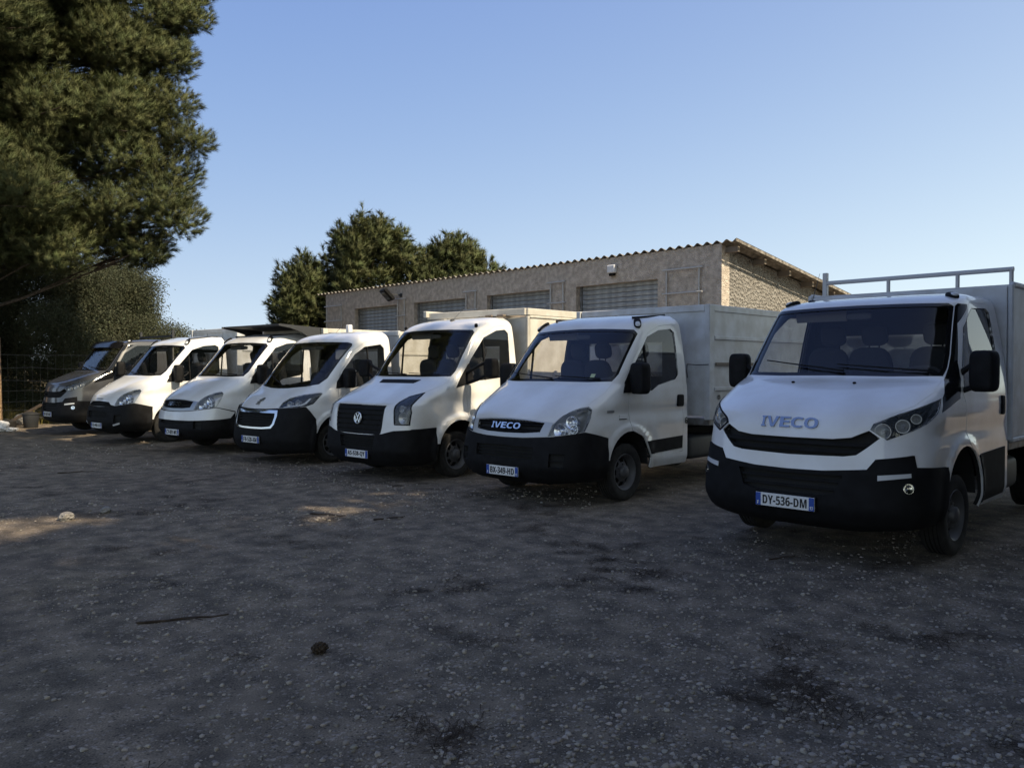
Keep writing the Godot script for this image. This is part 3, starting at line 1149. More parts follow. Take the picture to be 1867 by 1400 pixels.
func plate(t: Node3D, s: CabSkin, y: float, text: String, off := 0.03, tail := "13") -> void:
	var f := s.frame(0, y, off)
	f.basis = Basis(Vector3.RIGHT, 0.0)
	var n := part(t, "number_plate", one_box(Vector3(.52, .11, .008), .002), mats.plate_white, f)
	for k in [-1, 1]:
		part(n, "plate_band", one_box(Vector3(.045, .106, .003)), mats.plate_blue, Transform3D(Basis.IDENTITY, Vector3(.236 * k, 0, .0045)))
	write(n, "plate_number", text, Transform3D(Basis.IDENTITY, Vector3(0, 0, .0055)), .075, .39, mats.ink, .003)
	write(n, "plate_letter", "F", Transform3D(Basis.IDENTITY, Vector3(-.236, -.03, .0075)), .028, .016, mats.plate_white, .002)
	if tail != "":
		write(n, "plate_letter", tail, Transform3D(Basis.IDENTITY, Vector3(.236, -.03, .0075)), .028, .026, mats.plate_white, .002)
	part(t, "plate_holder", one_box(Vector3(.54, .125, .03), .004), mats.black_plastic, f.translated(Vector3(0, 0, -.020)))

func wipers(t: Node3D, s: CabSkin, y: float, spans: Array) -> void:
	for q in spans:
		var b := MB.new()
		var pts := []
		for k in 6:
			var x: float = lerpf(q[0], q[1], k / 5.0)
			var yk: float = y + lerpf(q[2], q[3], k / 5.0)
			pts.append(s.frame(s.from_front(absf(x), yk) * signf(x), yk, .018).origin)
		b.tube(pts, [.011, .009, .008, .007, .006, .006], 6)
		part(t, "wiper", b.mesh(), mats.black_plastic)

func mirror(t: Node3D, at: Vector3, half: Vector3, sg: int, root: Vector3, two_arms := true, tone_m: Material = null) -> void:
	var c := at * Vector3(sg, 1, 1)
	var r := root * Vector3(sg, 1, 1)
	var b := MB.new()
	b.blob(c, half, .38, Basis(Vector3.UP, -.18 * sg))
	var n := part(t, "side_mirror", b.mesh(), tone_m if tone_m else mats.black_plastic)
	for k in ([-.09, .10] if two_arms else [0.0]):
		b = MB.new()
		b.tube([r + Vector3(0, k * .8, 0), r.lerp(c, .5) + Vector3(0, k, .02), c + Vector3(-half.x * .8 * sg, k, 0)], [.028, .022, .022], 8)
		part(n, "mirror_arm", b.mesh(), mats.black_plastic)
	b = MB.new()
	b.box(c + Vector3(0, 0, -half.z * .92), Vector3(half.x * 1.6, half.y * 1.6, .01), .003)
	part(n, "mirror_glass", b.mesh(), mats.chrome)

func roof_lamps(t: Node3D, s: CabSkin, x: float, y: float, long := 0.16) -> void:
	for sg in [1, -1]:
		var u: float = s.from_front(x, y) * sg
		var f := s.frame(u, y, 0.004)
		var b := MB.new()
		b.blob(f.origin, Vector3(.048, long * .62, .030), .75, f.basis)
		var n := part(t, "roof_marker_lamp", b.mesh(), mats.black_plastic)
		var c := MB.new()
		c.blob(f * Vector3(0, -long * .26, .004), Vector3(.037, long * .34, .030), .8, f.basis)
		part(n, "marker_lens", c.mesh(), mats.frost)

func aerial(t: Node3D, at: Vector3, top: Vector3) -> void:
	var b := MB.new()
	b.tube([at, at.lerp(top, .5), top], [.004, .003, .002], 5)
	b.blob(at, Vector3(.03, .02, .04), .7)
	part(t, "aerial", b.mesh(), mats.dark_steel)

func handle(t: Node3D, s: CabSkin, z: float, y: float, w: float, h: float) -> void:
	for sg in [1, -1]:
		var p := s.P(s.from_side(z, y), y) * Vector3(sg, 1, 1)
		var b := MB.new()
		b.blob(p, Vector3(.02, h * .5, w * .5), .35)
		part(t, "door_handle", b.mesh(), mats.black_plastic)

# ladder frame, axle, rear wheels, lamps; length is the back end (negative)
func chassis(t: Node3D, s: CabSkin, end: float, axle: float, r := .345, twin := true) -> void:
	var b := MB.new()
	for sg in [-1, 1]:
		b.box(Vector3(.42 * sg, .66, (s.zr + .9 + end) * .5), Vector3(.07, .16, absf(end - s.zr - .9)), .006)
	for z in [s.zr - .3, axle + .5, axle - .5, end + .1]:
		b.box(Vector3(0, .66, z), Vector3(.84, .10, .08))
	b.bar(Vector3(-.8, r, axle), Vector3(.8, r, axle), .055, 10)
	b.blob(Vector3(0, r, axle), Vector3(.16, .16, .18), .8)
	b.bar(Vector3(-.75, .36, -1.05), Vector3(.75, .36, -1.05), .04, 8)
	b.box(Vector3(.0, .50, -.95), Vector3(.8, .3, .5), .04)
	part(t, "chassis_frame", b.mesh(), mats.under_black)
	b = MB.new()
	b.blob(Vector3(.68, .52, s.zr - .62), Vector3(.18, .17, .40), .4)
	part(t, "fuel_tank", b.mesh(), mats.dark_steel)
	b = MB.new()
	b.box(Vector3(-.70, .53, s.zr - .45), Vector3(.28, .28, .45), .02)
	part(t, "battery_box", b.mesh(), mats.dark_steel)
	for sg in [1, -1]:
		wheel(t, Vector3(.90 * sg, r, axle), sg < 0 if twin else sg > 0, r)
		if twin:
			wheel(t, Vector3(.66 * sg, r, axle), sg > 0, r)
		b = MB.new()
		for k in 8:
			var a0 := PI * (.05 + .9 * k / 8.0)
			var a1 := PI * (.05 + .9 * (k + 1) / 8.0)
			var c := Vector3(0, r, axle)
			var R := r + .09
			b.quad(Vector3(1.0 * sg, R * sin(a0), R * cos(a0)) + c, Vector3(.55 * sg, R * sin(a0), R * cos(a0)) + c, Vector3(.55 * sg, R * sin(a1), R * cos(a1)) + c, Vector3(1.0 * sg, R * sin(a1), R * cos(a1)) + c)
		part(t, "mudguard", b.mesh(), mats.black_plastic)
		part(t, "tail_lamp", one_box(Vector3(.28, .12, .05), .01), mats.amber, Transform3D(Basis.IDENTITY, Vector3(.72 * sg, .75, end + .02)))

# an open body: floor, headboard, high sides with ribs, tailboard
func tipper(t: Node3D, x: float, z0: float, z1: float, y0: float, y1: float, m: Material, ribs: Array, front_top := -1.0) -> void:
	part(t, "body_floor", one_box(Vector3(x * 2 - .02, .10, z0 - z1 - .02), .01), mats.grey_steel, Transform3D(Basis.IDENTITY, Vector3(0, y0 - .03, (z0 + z1) * .5)))
	var ft := y1 if front_top < 0.0 else front_top
	var b := MB.new()
	b.box(Vector3(0, (y0 + ft) * .5, z0), Vector3(x * 2 - .10, ft - y0 - .1, .03))
	b.box(Vector3(0, ft - .045, z0 + .005), Vector3(x * 2 - .10, .09, .06), .008)
	for k in [-.34, .34]:
		b.box(Vector3(k * x * 2 * .5, (y0 + ft) * .5 - .05, z0 + .028), Vector3(.07, ft - y0 - .12, .03), .004)
	part(t, "headboard", b.mesh(), m)
	for sg in [1, -1]:
		var w := MB.new()
		w.box(Vector3(x * sg, (y0 + y1) * .5, (z0 + z1) * .5), Vector3(.03, y1 - y0 - .08, z0 - z1 - .16))
		w.box(Vector3(x * sg, y1 - .045, (z0 + z1) * .5), Vector3(.06, .09, z0 - z1 - .16), .008)
		var n := part(t, "side_wall", w.mesh(), m)
		for k in ribs:
			var q := MB.new()
			q.box(Vector3((x + .026) * sg, k, (z0 + z1) * .5), Vector3(.024, .05, z0 - z1 - .18), .006)
			part(n, "side_rib", q.mesh(), m)
		for z in [z0 - .01, z1]:
			var c := MB.new()
			c.box(Vector3(x * sg, (y0 + y1) * .5, z), Vector3(.08, y1 - y0, .13), .008)
			part(n, "corner_post", c.mesh(), m)
	part(t, "tailboard", one_box(Vector3(x * 2 - .1, y1 - y0 - .06, .035), .006), m, Transform3D(Basis.IDENTITY, Vector3(0, (y0 + y1) * .5, z1)))

func closed_box(t: Node3D, x: float, z0: float, z1: float, y0: float, y1: float, m: Material) -> void:
	part(t, "body_floor", one_box(Vector3(x * 2 - .02, .10, z0 - z1 - .02), .01), mats.grey_steel, Transform3D(Basis.IDENTITY, Vector3(0, y0 - .05, (z0 + z1) * .5)))
	part(t, "front_panel", one_box(Vector3(x * 2 - .06, y1 - y0 - .04, .03), .004), m, Transform3D(Basis.IDENTITY, Vector3(0, (y0 + y1) * .5, z0)))
	part(t, "rear_door", one_box(Vector3(x * 2 - .06, y1 - y0 - .04, .03), .004), m, Transform3D(Basis.IDENTITY, Vector3(0, (y0 + y1) * .5, z1)))
	part(t, "roof_panel", one_box(Vector3(x * 2 - .06, .03, z0 - z1 - .04), .004), m, Transform3D(Basis.IDENTITY, Vector3(0, y1 - .015, (z0 + z1) * .5)))
	for sg in [1, -1]:
		var n := part(t, "side_panel", one_box(Vector3(.03, y1 - y0 - .05, z0 - z1 - .10), .004), m, Transform3D(Basis.IDENTITY, Vector3((x - .01) * sg, (y0 + y1) * .5, (z0 + z1) * .5)))
		var b := MB.new()
		for z in [z0, z1]:
			b.box(Vector3(.012 * sg, 0, z - (z0 + z1) * .5), Vector3(.05, y1 - y0 + .01, .05), .012)
		for y in [y0, y1]:
			b.box(Vector3(.012 * sg, y - (y0 + y1) * .5, 0), Vector3(.048, .048, z0 - z1 - .05), .012)
		part(n, "edge_profile", b.mesh(), m)

func van(label: String, r: float, f: float, hd: float, called := "parked_truck") -> Node3D:
	return thing(called, label, "truck", pt(r, f), -deg_to_rad(hd), "light trucks parked in a row")

# a recess with a dark back and bars across
func grille(t: Node3D, s: CabSkin, poly: PackedVector2Array, bars: Array, m: Material, bar_h := 0.03, deep := 0.07) -> void:
	var b := MB.new()
	s.sheet(b, poly, [], -deep)
	s.wall(b, poly, 0.0, -deep, true)
	var n := part(t, "grille", b.mesh(), mats.under_black)
	for y in bars:
		var strip := PackedVector2Array([Vector2(-1, y - bar_h * .5), Vector2(1, y - bar_h * .5), Vector2(1, y + bar_h * .5), Vector2(-1, y + bar_h * .5)])
		var q := MB.new()
		for piece in Geometry2D.intersect_polygons(poly, strip):
			s.sheet(q, piece, [], -0.012, 0.03)
		part(n, "grille_bar", q.mesh(), m)

func ring_sheet(t: Node3D, called: String, s: CabSkin, outer: PackedVector2Array, inner: PackedVector2Array, m: Material, off := 0.014, th := 0.03) -> void:
	sheet_part(t, called, s, outer, m, off, th, [inner])

func sensor(t: Node, called: String, s: CabSkin, x: float, y: float, r: float, m: Material, off := .014) -> void:
	for sg in [1, -1]:
		var f := s.frame(s.from_front(x, y) * sg, y, off)
		var b := MB.new()
		b.lathe([Vector2(r * 1.15, -.02), Vector2(r * 1.15, .006), Vector2(r, .008), Vector2(r * .6, .002), Vector2(0, .001)], f * Transform3D(Basis(Vector3.RIGHT, PI / 2), Vector3.ZERO), 20)
		part(t, called, b.mesh(), m)

func side_patch(t: Node, called: String, s: CabSkin, list: Array, m: Material, off := .006, th := .02) -> void:
	var p := s.line(list)
	sheet_part(t, called, s, p, m, off, th)
	sheet_part(t, called, s, s.flip(p), m, off, th)

func step_board(t: Node3D, s: CabSkin, z0: float, z1: float, y0: float, y1: float, m: Material) -> void:
	side_patch(t, "sill_panel", s, [[z0, y0, 1], [z1, y0, 1], [z1, y1, 1], [z0, y1, 1]], m, .004, .03)

func late_nose(t: Node3D, coat: Material, number: String) -> CabSkin:
	var s := skin_for("late")
	var d := cab_spec("late")
	var slot := s.both([[0, 1.020], [.36, 1.023], [.50, 1.040], [.624, 1.10], [.70, 1.042], [.62, .965], [.544, .903], [.45, .888], [0, .878]])
	var lower := s.both([[0, .725], [.46, .735], [.40, .59], [.30, .565], [0, .56]])
	var pillar := s.line([[.912, 1.50], [.912, 1.60], [.902, 1.72], [.836, 2.145], [.845, 2.168], [-1.66, 2.165, 1], [-1.60, 2.12, 1], [-1.365, 1.985, 1], [-1.168, 1.64, 1], [-1.125, 1.42, 1], [-1.10, 1.34, 1], [-.66, 1.235, 1], [-.74, 1.352, 1], [-.80, 1.39, 1]])
	cab(t, s, d, coat, [slot, pillar, s.flip(pillar)], mats.black_plastic, [slot, lower])
	sheet_part(t, "pillar_trim", s, s.grow(pillar, -.002), mats.gloss_black, 0.0, .014)
	sheet_part(t, "pillar_trim", s, s.grow(s.flip(pillar), -.002), mats.gloss_black, 0.0, .014)
	grille(t, s, slot, [.925, .985], mats.black_plastic, .028)
	grille(t, s, lower, [.62, .685], mats.black_plastic, .02, .05)
	for sg in [1, -1]:
		var p := s.line([[.70, .752], [.895, .772], [.898, .741], [.702, .711]])
		sheet_part(t, "daytime_lamp", s, p if sg > 0 else s.flip(p), mats.frost, .018, .02)
	sensor(t, "fog_lamp", s, .888, .656, .038, mats.reflector)
	side_patch(t, "door_cladding", s, [[-1.675, .40, 1], [-1.66, .62, 1], [-1.60, .76, 1], [-1.55, .832, 1], [-2.35, .858, 1], [-2.35, .42, 1]], mats.black_plastic, .008, .016)
	wipers(t, s, 1.56, [[.10, -.70, .0, .10], [.80, .02, .0, .06]])
	plate(t, s, .49, number)
	handle(t, s, -2.27, 1.25, .085, .18)
	for sg in [1, -1]:
		mirror(t, Vector3(1.14, 1.57, -1.22), Vector3(.10, .175, .085), sg, Vector3(.96, 1.47, -1.20))
	for x in [-.28, .28]:
		var f := s.frame(s.from_front(absf(x), 1.46) * signf(x), 1.46, .008)
		var b := MB.new()
		b.blob(f.origin, Vector3(.014, .010, .016), .8)
		part(t, "washer_jet", b.mesh(), mats.black_plastic)
	roof_lamps(t, s, .76, 2.245, .12)
	return s

func early_nose(t: Node3D, coat: Material, number: String, style: String) -> CabSkin:
	var s := skin_for("early")
	var d := cab_spec("early")
	var outer := s.both([[0, 1.0], [.3, .992], [.642, .966], [.610, .810], [.3, .79], [0, .784]])
	var inner := s.both([[0, .988], [.3, .981], [.542, .962], [.512, .857], [.3, .838], [0, .832]])
	var slot := s.both([[0, .69], [.46, .68], [.455, .545], [0, .535]])
	var fogs := s.line([[.66, .62], [.82, .62], [.81, .46], [.66, .47]])
	var recess := [slot, fogs, s.flip(fogs)]
	if style == "wide":   # grille below a painted lip
		inner = s.both([[0, .90], [.42, .885], [.50, .83], [.60, .815], [.60, .79], [0, .785]])
		cab(t, s, d, coat, [inner], mats.black_plastic, recess + [inner])
		grille(t, s, inner, [.80, .83, .86], mats.black_plastic, .014)
		var lip := s.both([[0, .955], [.14, .953], [.14, .935], [0, .935]])
		sheet_part(t, "hood_emblem", s, lip, mats.dull_chrome, .012, .01)
		var strip := s.line([[.64, .40], [.80, .44], [.80, .47], [.64, .43]])
		for sg in [1, -1]:
			sheet_part(t, "bumper_lamp", s, strip if sg > 0 else s.flip(strip), mats.frost, .02, .02)
	else:
		cab(t, s, d, coat, [s.grow(outer, .003)], mats.black_plastic, recess + [inner])
		ring_sheet(t, "grille_surround", s, outer, inner, mats.silver_trim if style == "silver" else mats.dull_chrome, .006, .03)
		grille(t, s, inner, [.862, .888, .94, .966], mats.black_plastic, .012, .05)
		badge(t, s, "IVECO", -.235, .235, .914, .075, mats.chrome)
	grille(t, s, slot, [.575, .61, .65], mats.black_plastic, .014, .05)
	for sg in [1, -1]:
		grille(t, s, fogs if sg > 0 else s.flip(fogs), [.54], mats.black_plastic, .012, .04)
	if style == "painted":
		var band := s.both([[0, .612], [.6, .617], [-.42, .64, 1], [-.62, .66, 1], [-.715, .765, 1], [-.381, .85, 1], [.618, .792], [.3, .771], [0, .766]])
		sheet_part(t, "bumper_band", s, band, coat, .022, .02)
	side_patch(t, "door_cladding", s, [[-1.51, .695, 1], [-2.33, .72, 1], [-2.32, .56, 1], [-1.595, .532, 1]], mats.black_plastic, .008, .016)
	wipers(t, s, 1.455, [[.02, -.74, .0, .07], [.74, .05, .0, .03]])
	plate(t, s, .40, number)
	handle(t, s, -2.28, 1.175, .15, .155)
	for sg in [1, -1]:
		mirror(t, Vector3(1.09, 1.47, -1.25), Vector3(.115, .19, .085), sg, Vector3(.95, 1.40, -1.22), false)
		var foot := s.line([[-1.05, 1.295, 1], [-1.11, 1.42, 1], [-1.27, 1.62, 1], [-1.40, 1.31, 1]])
		sheet_part(t, "mirror_foot", s, foot if sg > 0 else s.flip(foot), mats.black_plastic, .012, .02)
	roof_lamps(t, s, .785, 2.155, .16)
	var rails := MB.new()
	for sg in [1, -1]:
		var pts := []
		for k in 9:
			var y := lerpf(2.215, 2.272, k / 8.0)
			pts.append(s.P(s.from_side(lerpf(-1.72, -2.38, k / 8.0), y), y) * Vector3(sg * .93, 1, 1) + Vector3(0, .02, 0))
		rails.tube(pts, [.016], 6)
	part(t, "roof_rail", rails.mesh(), mats.black_plastic)
	return s

func boxy_nose(t: Node3D, coat: Material, number: String) -> CabSkin:
	var s := skin_for("boxy")
	var d := cab_spec("boxy")
	var front := s.both([[0, 1.070], [.55, 1.068], [.525, .75], [.505, .672], [.46, .657], [0, .652]])
	var low := s.both([[0, .615], [.40, .62], [.36, .46], [0, .455]])
	cab(t, s, d, coat, [front], mats.black_plastic, [front, low])
	grille(t, s, front, [.685, .75, .82, .89, .96, 1.03], mats.black_plastic, .052, .05)
	grille(t, s, low, [.49, .52, .55, .58], mats.black_plastic, .014, .05)
	var vent := s.both([[0, 1.418], [.44, 1.416], [.395, 1.366], [0, 1.366]])
	sheet_part(t, "hood_vent", s, vent, mats.black_plastic, .006, .01)
	wipers(t, s, 1.475, [[.02, -.70, .01, .05], [.72, .06, .01, .03]])
	plate(t, s, .375, number, .03, "")
	handle(t, s, -2.18, 1.18, .14, .07)
	for sg in [1, -1]:
		mirror(t, Vector3(1.45, 1.59, -1.30), Vector3(.105, .145, .075), sg, Vector3(.96, 1.44, -1.28), true)
		var foot := s.line([[-1.045, 1.305, 1], [-1.165, 1.465, 1], [-1.33, 1.66, 1], [-1.42, 1.385, 1]])
		sheet_part(t, "mirror_foot", s, foot if sg > 0 else s.flip(foot), mats.black_plastic, .010, .02)
		var ind := s.line([[-.865, 1.28, 1], [-.91, 1.29, 1], [-.94, 1.325, 1], [-.895, 1.32, 1]])
		sheet_part(t, "indicator_lamp", s, ind if sg > 0 else s.flip(ind), mats.frost, .012, .01)
		var f := s.frame(s.from_front(.80, 2.225) * sg, 2.225, .01)
		part(t, "roof_marker_lamp", one_box(Vector3(.05, .05, .07), .012), mats.black_plastic, f)
	var e := group_part(t, "emblem")
	var f := s.frame(0, .875, .0)
	e.transform = f
	var b := MB.new()
	var ring := []
	for k in 29:
		var a := TAU * k / 28.0
		ring.append(Vector3(cos(a) * .078, sin(a) * .078, .01))
	b.tube(ring, [.009], 8, false)
	part(e, "emblem_ring", b.mesh(), mats.chrome)
	b = MB.new()
	for q in [[-.035, .062, 0.0, .008], [.035, .062, 0.0, .008], [-.066, .036, -.033, -.06], [-.033, -.06, 0.0, .0], [.066, .036, .033, -.06], [.033, -.06, 0.0, .0]]:
		b.beam(Vector3(q[0], q[1], .01), Vector3(q[2], q[3], .01), .013, .010)
	part(e, "emblem_strokes", b.mesh(), mats.chrome)
	part(e, "emblem_disc", one_disc(.074), mats.gloss_black, Transform3D(Basis(Vector3.RIGHT, PI / 2), Vector3(0, 0, -.004)))
	return s

func one_disc(r: float) -> ArrayMesh:
	var b := MB.new()
	b.lathe([Vector2(r, -.004), Vector2(r, .004), Vector2(0, .004)], Transform3D.IDENTITY, 28)
	return b.mesh()

func round_nose(t: Node3D, coat: Material, number: String) -> CabSkin:
	var s := skin_for("round")
	var d := cab_spec("round")
	var outer := s.both([[0, .888], [.575, .888], [.588, .80], [.562, .662], [.505, .597], [.30, .58], [0, .576]])
	var inner := s.both([[0, .842], [.535, .84], [.542, .78], [.522, .67], [.478, .625], [.29, .608], [0, .604]])
	cab(t, s, d, coat, [], mats.black_plastic, [inner])
	grille(t, s, inner, [.645, .69, .735, .78, .82], mats.black_plastic, .016, .05)
	ring_sheet(t, "grille_frame", s, outer, inner, mats.chrome, .022, .03)
	for sg in [1, -1]:
		var p := s.line([[.61, .945], [.88, .982], [.922, 1.015], [.915, 1.10], [.895, 1.10], [.895, 1.025], [.865, .998], [.64, .962]])
		sheet_part(t, "daytime_lamp", s, p if sg > 0 else s.flip(p), mats.frost, -.02, .01)
		mirror(t, Vector3(1.13, 1.42, -1.17), Vector3(.10, .17, .085), sg, Vector3(.97, 1.33, -1.15), false)
		var foot := s.line([[-.985, 1.245, 1], [-1.02, 1.36, 1], [-1.13, 1.50, 1], [-1.28, 1.27, 1]])
		sheet_part(t, "mirror_foot", s, foot if sg > 0 else s.flip(foot), mats.black_plastic, .012, .02)
	wipers(t, s, 1.265, [[.10, -.66, .0, .22], [.72, .12, .02, .03]])
	plate(t, s, .40, number, .03, "")
	handle(t, s, -1.98, 1.10, .14, .06)
	# rearing lion on the nose
	var lion := PackedVector2Array([Vector2(-.062, -.085), Vector2(-.03, -.08), Vector2(-.012, -.035), Vector2(.004, -.082), Vector2(.034, -.088), Vector2(.026, -.03), Vector2(.020, .0), Vector2(.045, .01), Vector2(.068, .028), Vector2(.04, .034), Vector2(.032, .05), Vector2(.066, .062), Vector2(.046, .085), Vector2(.010, .088), Vector2(-.012, .07), Vector2(-.018, .045), Vector2(-.065, .038), Vector2(-.072, .022), Vector2(-.03, .016), Vector2(-.035, -.012), Vector2(-.070, -.01), Vector2(-.076, -.026), Vector2(-.04, -.036), Vector2(-.048, -.06)])
	var b := MB.new()
	b.slab(lion, .012, s.frame(0, 1.025, .016))
	part(t, "emblem", b.mesh(), mats.dull_chrome)
	return s

func build_row() -> void:
	# 7: nearest
	var t := van("white flat-nosed truck with big raised nose letters and a closed white box", 2.29, 6.89, 45.4)
	var s := late_nose(t, mats.white_paint, "DY-536-DM")
	badge(t, s, "IVECO", -.265, .245, 1.140, .092, mats.badge_chrome)
	chassis(t, s, -5.9, -4.55)
	closed_box(t, 1.0, -2.52, -6.0, .90, 2.40, mats.box_paint)
	var b := MB.new()
	b.box(Vector3(-.87, 2.53, -2.60), Vector3(.05, .26, .05), .004)
	b.bar(Vector3(-.87, 2.545, -2.60), Vector3(1.0, 2.55, -2.60), .024, 10)
	for x in [-.18, .50, .98]:
		b.bar(Vector3(x, 2.38, -2.60), Vector3(x, 2.54, -2.60), .020, 8)
	part(t, "ladder_rack", b.mesh(), mats.galvanised)
	aerial(t, Vector3(-.62, 2.275, -1.75), Vector3(-.62, 2.58, -1.92))

	# 6
	t = van("white truck with wide grey-framed grille and high grey steel tipper body", -.115, 9.76, 43.7)
	s = early_nose(t, mats.warm_white_paint, "BX-349-HD", "silver")
	step_board(t, s, -1.60, -2.24, .365, .525, mats.warm_white_paint)
	chassis(t, s, -6.2, -4.7)
	tipper(t, 1.10, -2.82, -6.2, .90, 2.44, mats.box_paint, [1.31, 2.0])
	for q in [[-2.94, 1.645, -4.0]]:
		b = MB.new()
		b.box(Vector3(1.135, q[1], (q[0] + q[2]) * .5), Vector3(.025, .045, q[0] - q[2]), .004)
		part(t, "side_plank", b.mesh(), mats.old_wood)
	b = MB.new()
	b.tube([Vector3(1.14, 1.64, -2.74), Vector3(.95, 1.635, -2.76), Vector3(.80, 1.645, -2.76)], [.006], 5)
	b.tube([Vector3(.80, 1.645, -2.76), Vector3(.795, 1.55, -2.76), Vector3(.81, 1.46, -2.76)], [.006], 5)
	part(t, "tie_rope", b.mesh(), mats.ink)
	var side := s.from_side(-2.415, .91)
	write(t, "fleet_number", "6", s.frame(side, .91, .006), .085, .05, mats.ink)
	write(t, "body_lettering", "n", Transform3D(Basis(Vector3.UP, PI / 2), Vector3(1.122, 1.20, -3.05)), .06, .06, mats.ink)
	write(t, "body_lettering", "D", Transform3D(Basis(Vector3.UP, PI / 2), Vector3(1.122, 1.02, -3.02)), .07, .05, mats.ink)
	side = s.from_side(-1.05, 1.01)
	part(t, "fender_badge", one_box(Vector3(.16, .055, .006), .002), mats.plate_white, s.frame(side, 1.01, .006))
	part(t, "fender_badge", one_box(Vector3(.15, .012, .006), .002), mats.ink, s.frame(side, .987, .008))
	side = s.from_side(-.80, 1.085)
	part(t, "fender_badge", one_box(Vector3(.13, .03, .006), .002), mats.dull_chrome, s.frame(side, 1.085, .006))
	var f := s.frame(s.from_front(.60, 1.50), 1.50, -.012)
	part(t, "windscreen_sticker", one_box(Vector3(.06, .08, .002)), mats.sticker, f)

	# 5
	t = van("white square-nosed truck with tall barred grille, round nose emblem and cream box", -2.24, 11.91, 42.0)
	s = boxy_nose(t, mats.warm_white_paint, "AS-538-QY")
	chassis(t, s, -6.0, -4.7, .335)
	closed_box(t, 1.03, -2.58, -6.0, .90, 2.41, mats.cream_paint)
	b = MB.new()
	b.beam(Vector3(-1.0, 2.475, -2.3), Vector3(1.02, 2.485, -2.55), .08, .11, .008)
	b.beam(Vector3(1.02, 2.485, -2.55), Vector3(1.02, 2.485, -5.9), .08, .11, .008)
	b.beam(Vector3(-.98, 2.505, -2.2), Vector3(-.98, 2.505, -5.9), .08, .11, .008)
	for z in [-2.66, -4.2, -5.8]:
		for x in [-.98, 1.02]:
			b.box(Vector3(x, 2.43, z), Vector3(.06, .08, .06))
	part(t, "roof_rack", b.mesh(), mats.cream_paint)
	b = MB.new()
	for k in 5:
		b.beam(Vector3(-.45 + .26 * k, 2.435, -2.4), Vector3(-.45 + .26 * k, 2.435, -5.4), .14, .03, .004)
	part(t, "plank_load", b.mesh(), mats.old_wood)
	aerial(t, Vector3(.12, 2.345, -1.80), Vector3(.20, 2.60, -2.05))
	part(t, "door_latch", one_box(Vector3(.02, .10, .07), .006), mats.galvanised, Transform3D(Basis.IDENTITY, Vector3(1.055, 1.50, -3.25)))

	# 4
	t = van("white round-nosed truck with chrome-framed grille and small lion on the nose", -4.38, 13.9, 40.5)
	s = round_nose(t, mats.white_paint, "FB-528-XM")
	chassis(t, s, -5.9, -4.4, .33, false)
	tipper(t, 1.03, -2.44, -5.8, .92, 1.35, mats.box_paint, [1.12], 2.27)
	part(t, "beacon", one_box(Vector3(.10, .16, .10), .015), mats.white_plastic, Transform3D(Basis.IDENTITY, Vector3(-.45, 2.345, -2.42)))
	aerial(t, Vector3(-.05, 2.20, -1.75), Vector3(.02, 2.42, -1.95))

	# 3
	t = van("white truck with painted upper bumper and a dark headboard shield over its cab", -6.42, 15.6, 41.0)
	s = early_nose(t, mats.white_paint, "CY-081-WE", "painted")
	step_board(t, s, -1.60, -2.24, .365, .525, mats.white_paint)
	chassis(t, s, -6.1, -4.7)
	tipper(t, 1.08, -2.70, -6.0, .90, 2.40, mats.cream_paint, [1.35, 1.9])
	b = MB.new()
	b.box(Vector3(0, 2.42, -2.17), Vector3(2.10, .025, 1.0), .004, Basis(Vector3.RIGHT, -.05))
	for sg in [-1, 1]:
		var pr := PackedVector2Array([Vector2(-1.63, 2.455), Vector2(-1.63, 2.42), Vector2(-1.9, 2.38), Vector2(-2.15, 2.31), Vector2(-2.35, 2.20), Vector2(-2.48, 2.05), Vector2(-2.60, 2.05), Vector2(-2.60, 2.41)])
		b.slab(pr, .02, Transform3D(Basis(Vector3(0, 0, 1), Vector3(0, 1, 0), Vector3(-1, 0, 0)), Vector3(1.05 * sg, 0, 0)))
	part(t, "cab_shield", b.mesh(), mats.dark_steel)

	# 2
	t = van("white truck with plain black lower grille and grey high-sided body", -8.75, 17.4, 41.5)
	s = early_nose(t, mats.white_paint, "CQ-465-LG", "wide")
	step_board(t, s, -1.60, -2.24, .365, .525, mats.white_paint)
	chassis(t, s, -6.1, -4.7)
	tipper(t, 1.03, -2.70, -6.0, .90, 2.50, mats.box_paint, [1.4, 2.0])

	# 1
	t = van("grey truck with a dark sun visor over its windscreen, beside the fence", -11.1, 19.8, 42.0)
	s = late_nose(t, mats.grey_paint, "DV-207-NK")
	chassis(t, s, -5.9, -4.55)
	tipper(t, 1.0, -2.62, -5.8, .92, 1.4, mats.grey_steel, [1.15], 2.32)
	var visor := MB.new()
	var vp := s.both([[0, 2.06], [.4, 2.055], [.84, 2.03], [.82, 2.17], [.4, 2.20], [0, 2.21]])
	s.sheet(visor, vp, [], .07, .015)
	part(t, "sun_visor_outside", visor.mesh(), mats.gloss_black)
	b = MB.new()
	for x in [-.85, .98]:
		b.box(Vector3(x, 2.43, -2.60), Vector3(.06, .24, .06), .004)
	b.beam(Vector3(-.85, 2.40, -2.60), Vector3(.98, 2.40, -2.60), .05, .05)
	b.beam(Vector3(.98, 2.36, -2.60), Vector3(.98, 2.36, -5.7), .05, .05)
	part(t, "ladder_rack", b.mesh(), mats.dark_steel)

	# added unseen lorry beside the nearest truck, there so its box shades its neighbour
	t = thing("added_lorry", "added unseen tall white box lorry shading the truck with raised nose letters and closed box", "lorry", pt(4.75, 4.45), -deg_to_rad(45.4))
	s = early_nose(t, mats.white_paint, "EK-120-TB", "silver")
	chassis(t, s, -6.8, -5.2)
	closed_box(t, 1.08, -2.65, -6.7, .95, 3.5, mats.box_paint)

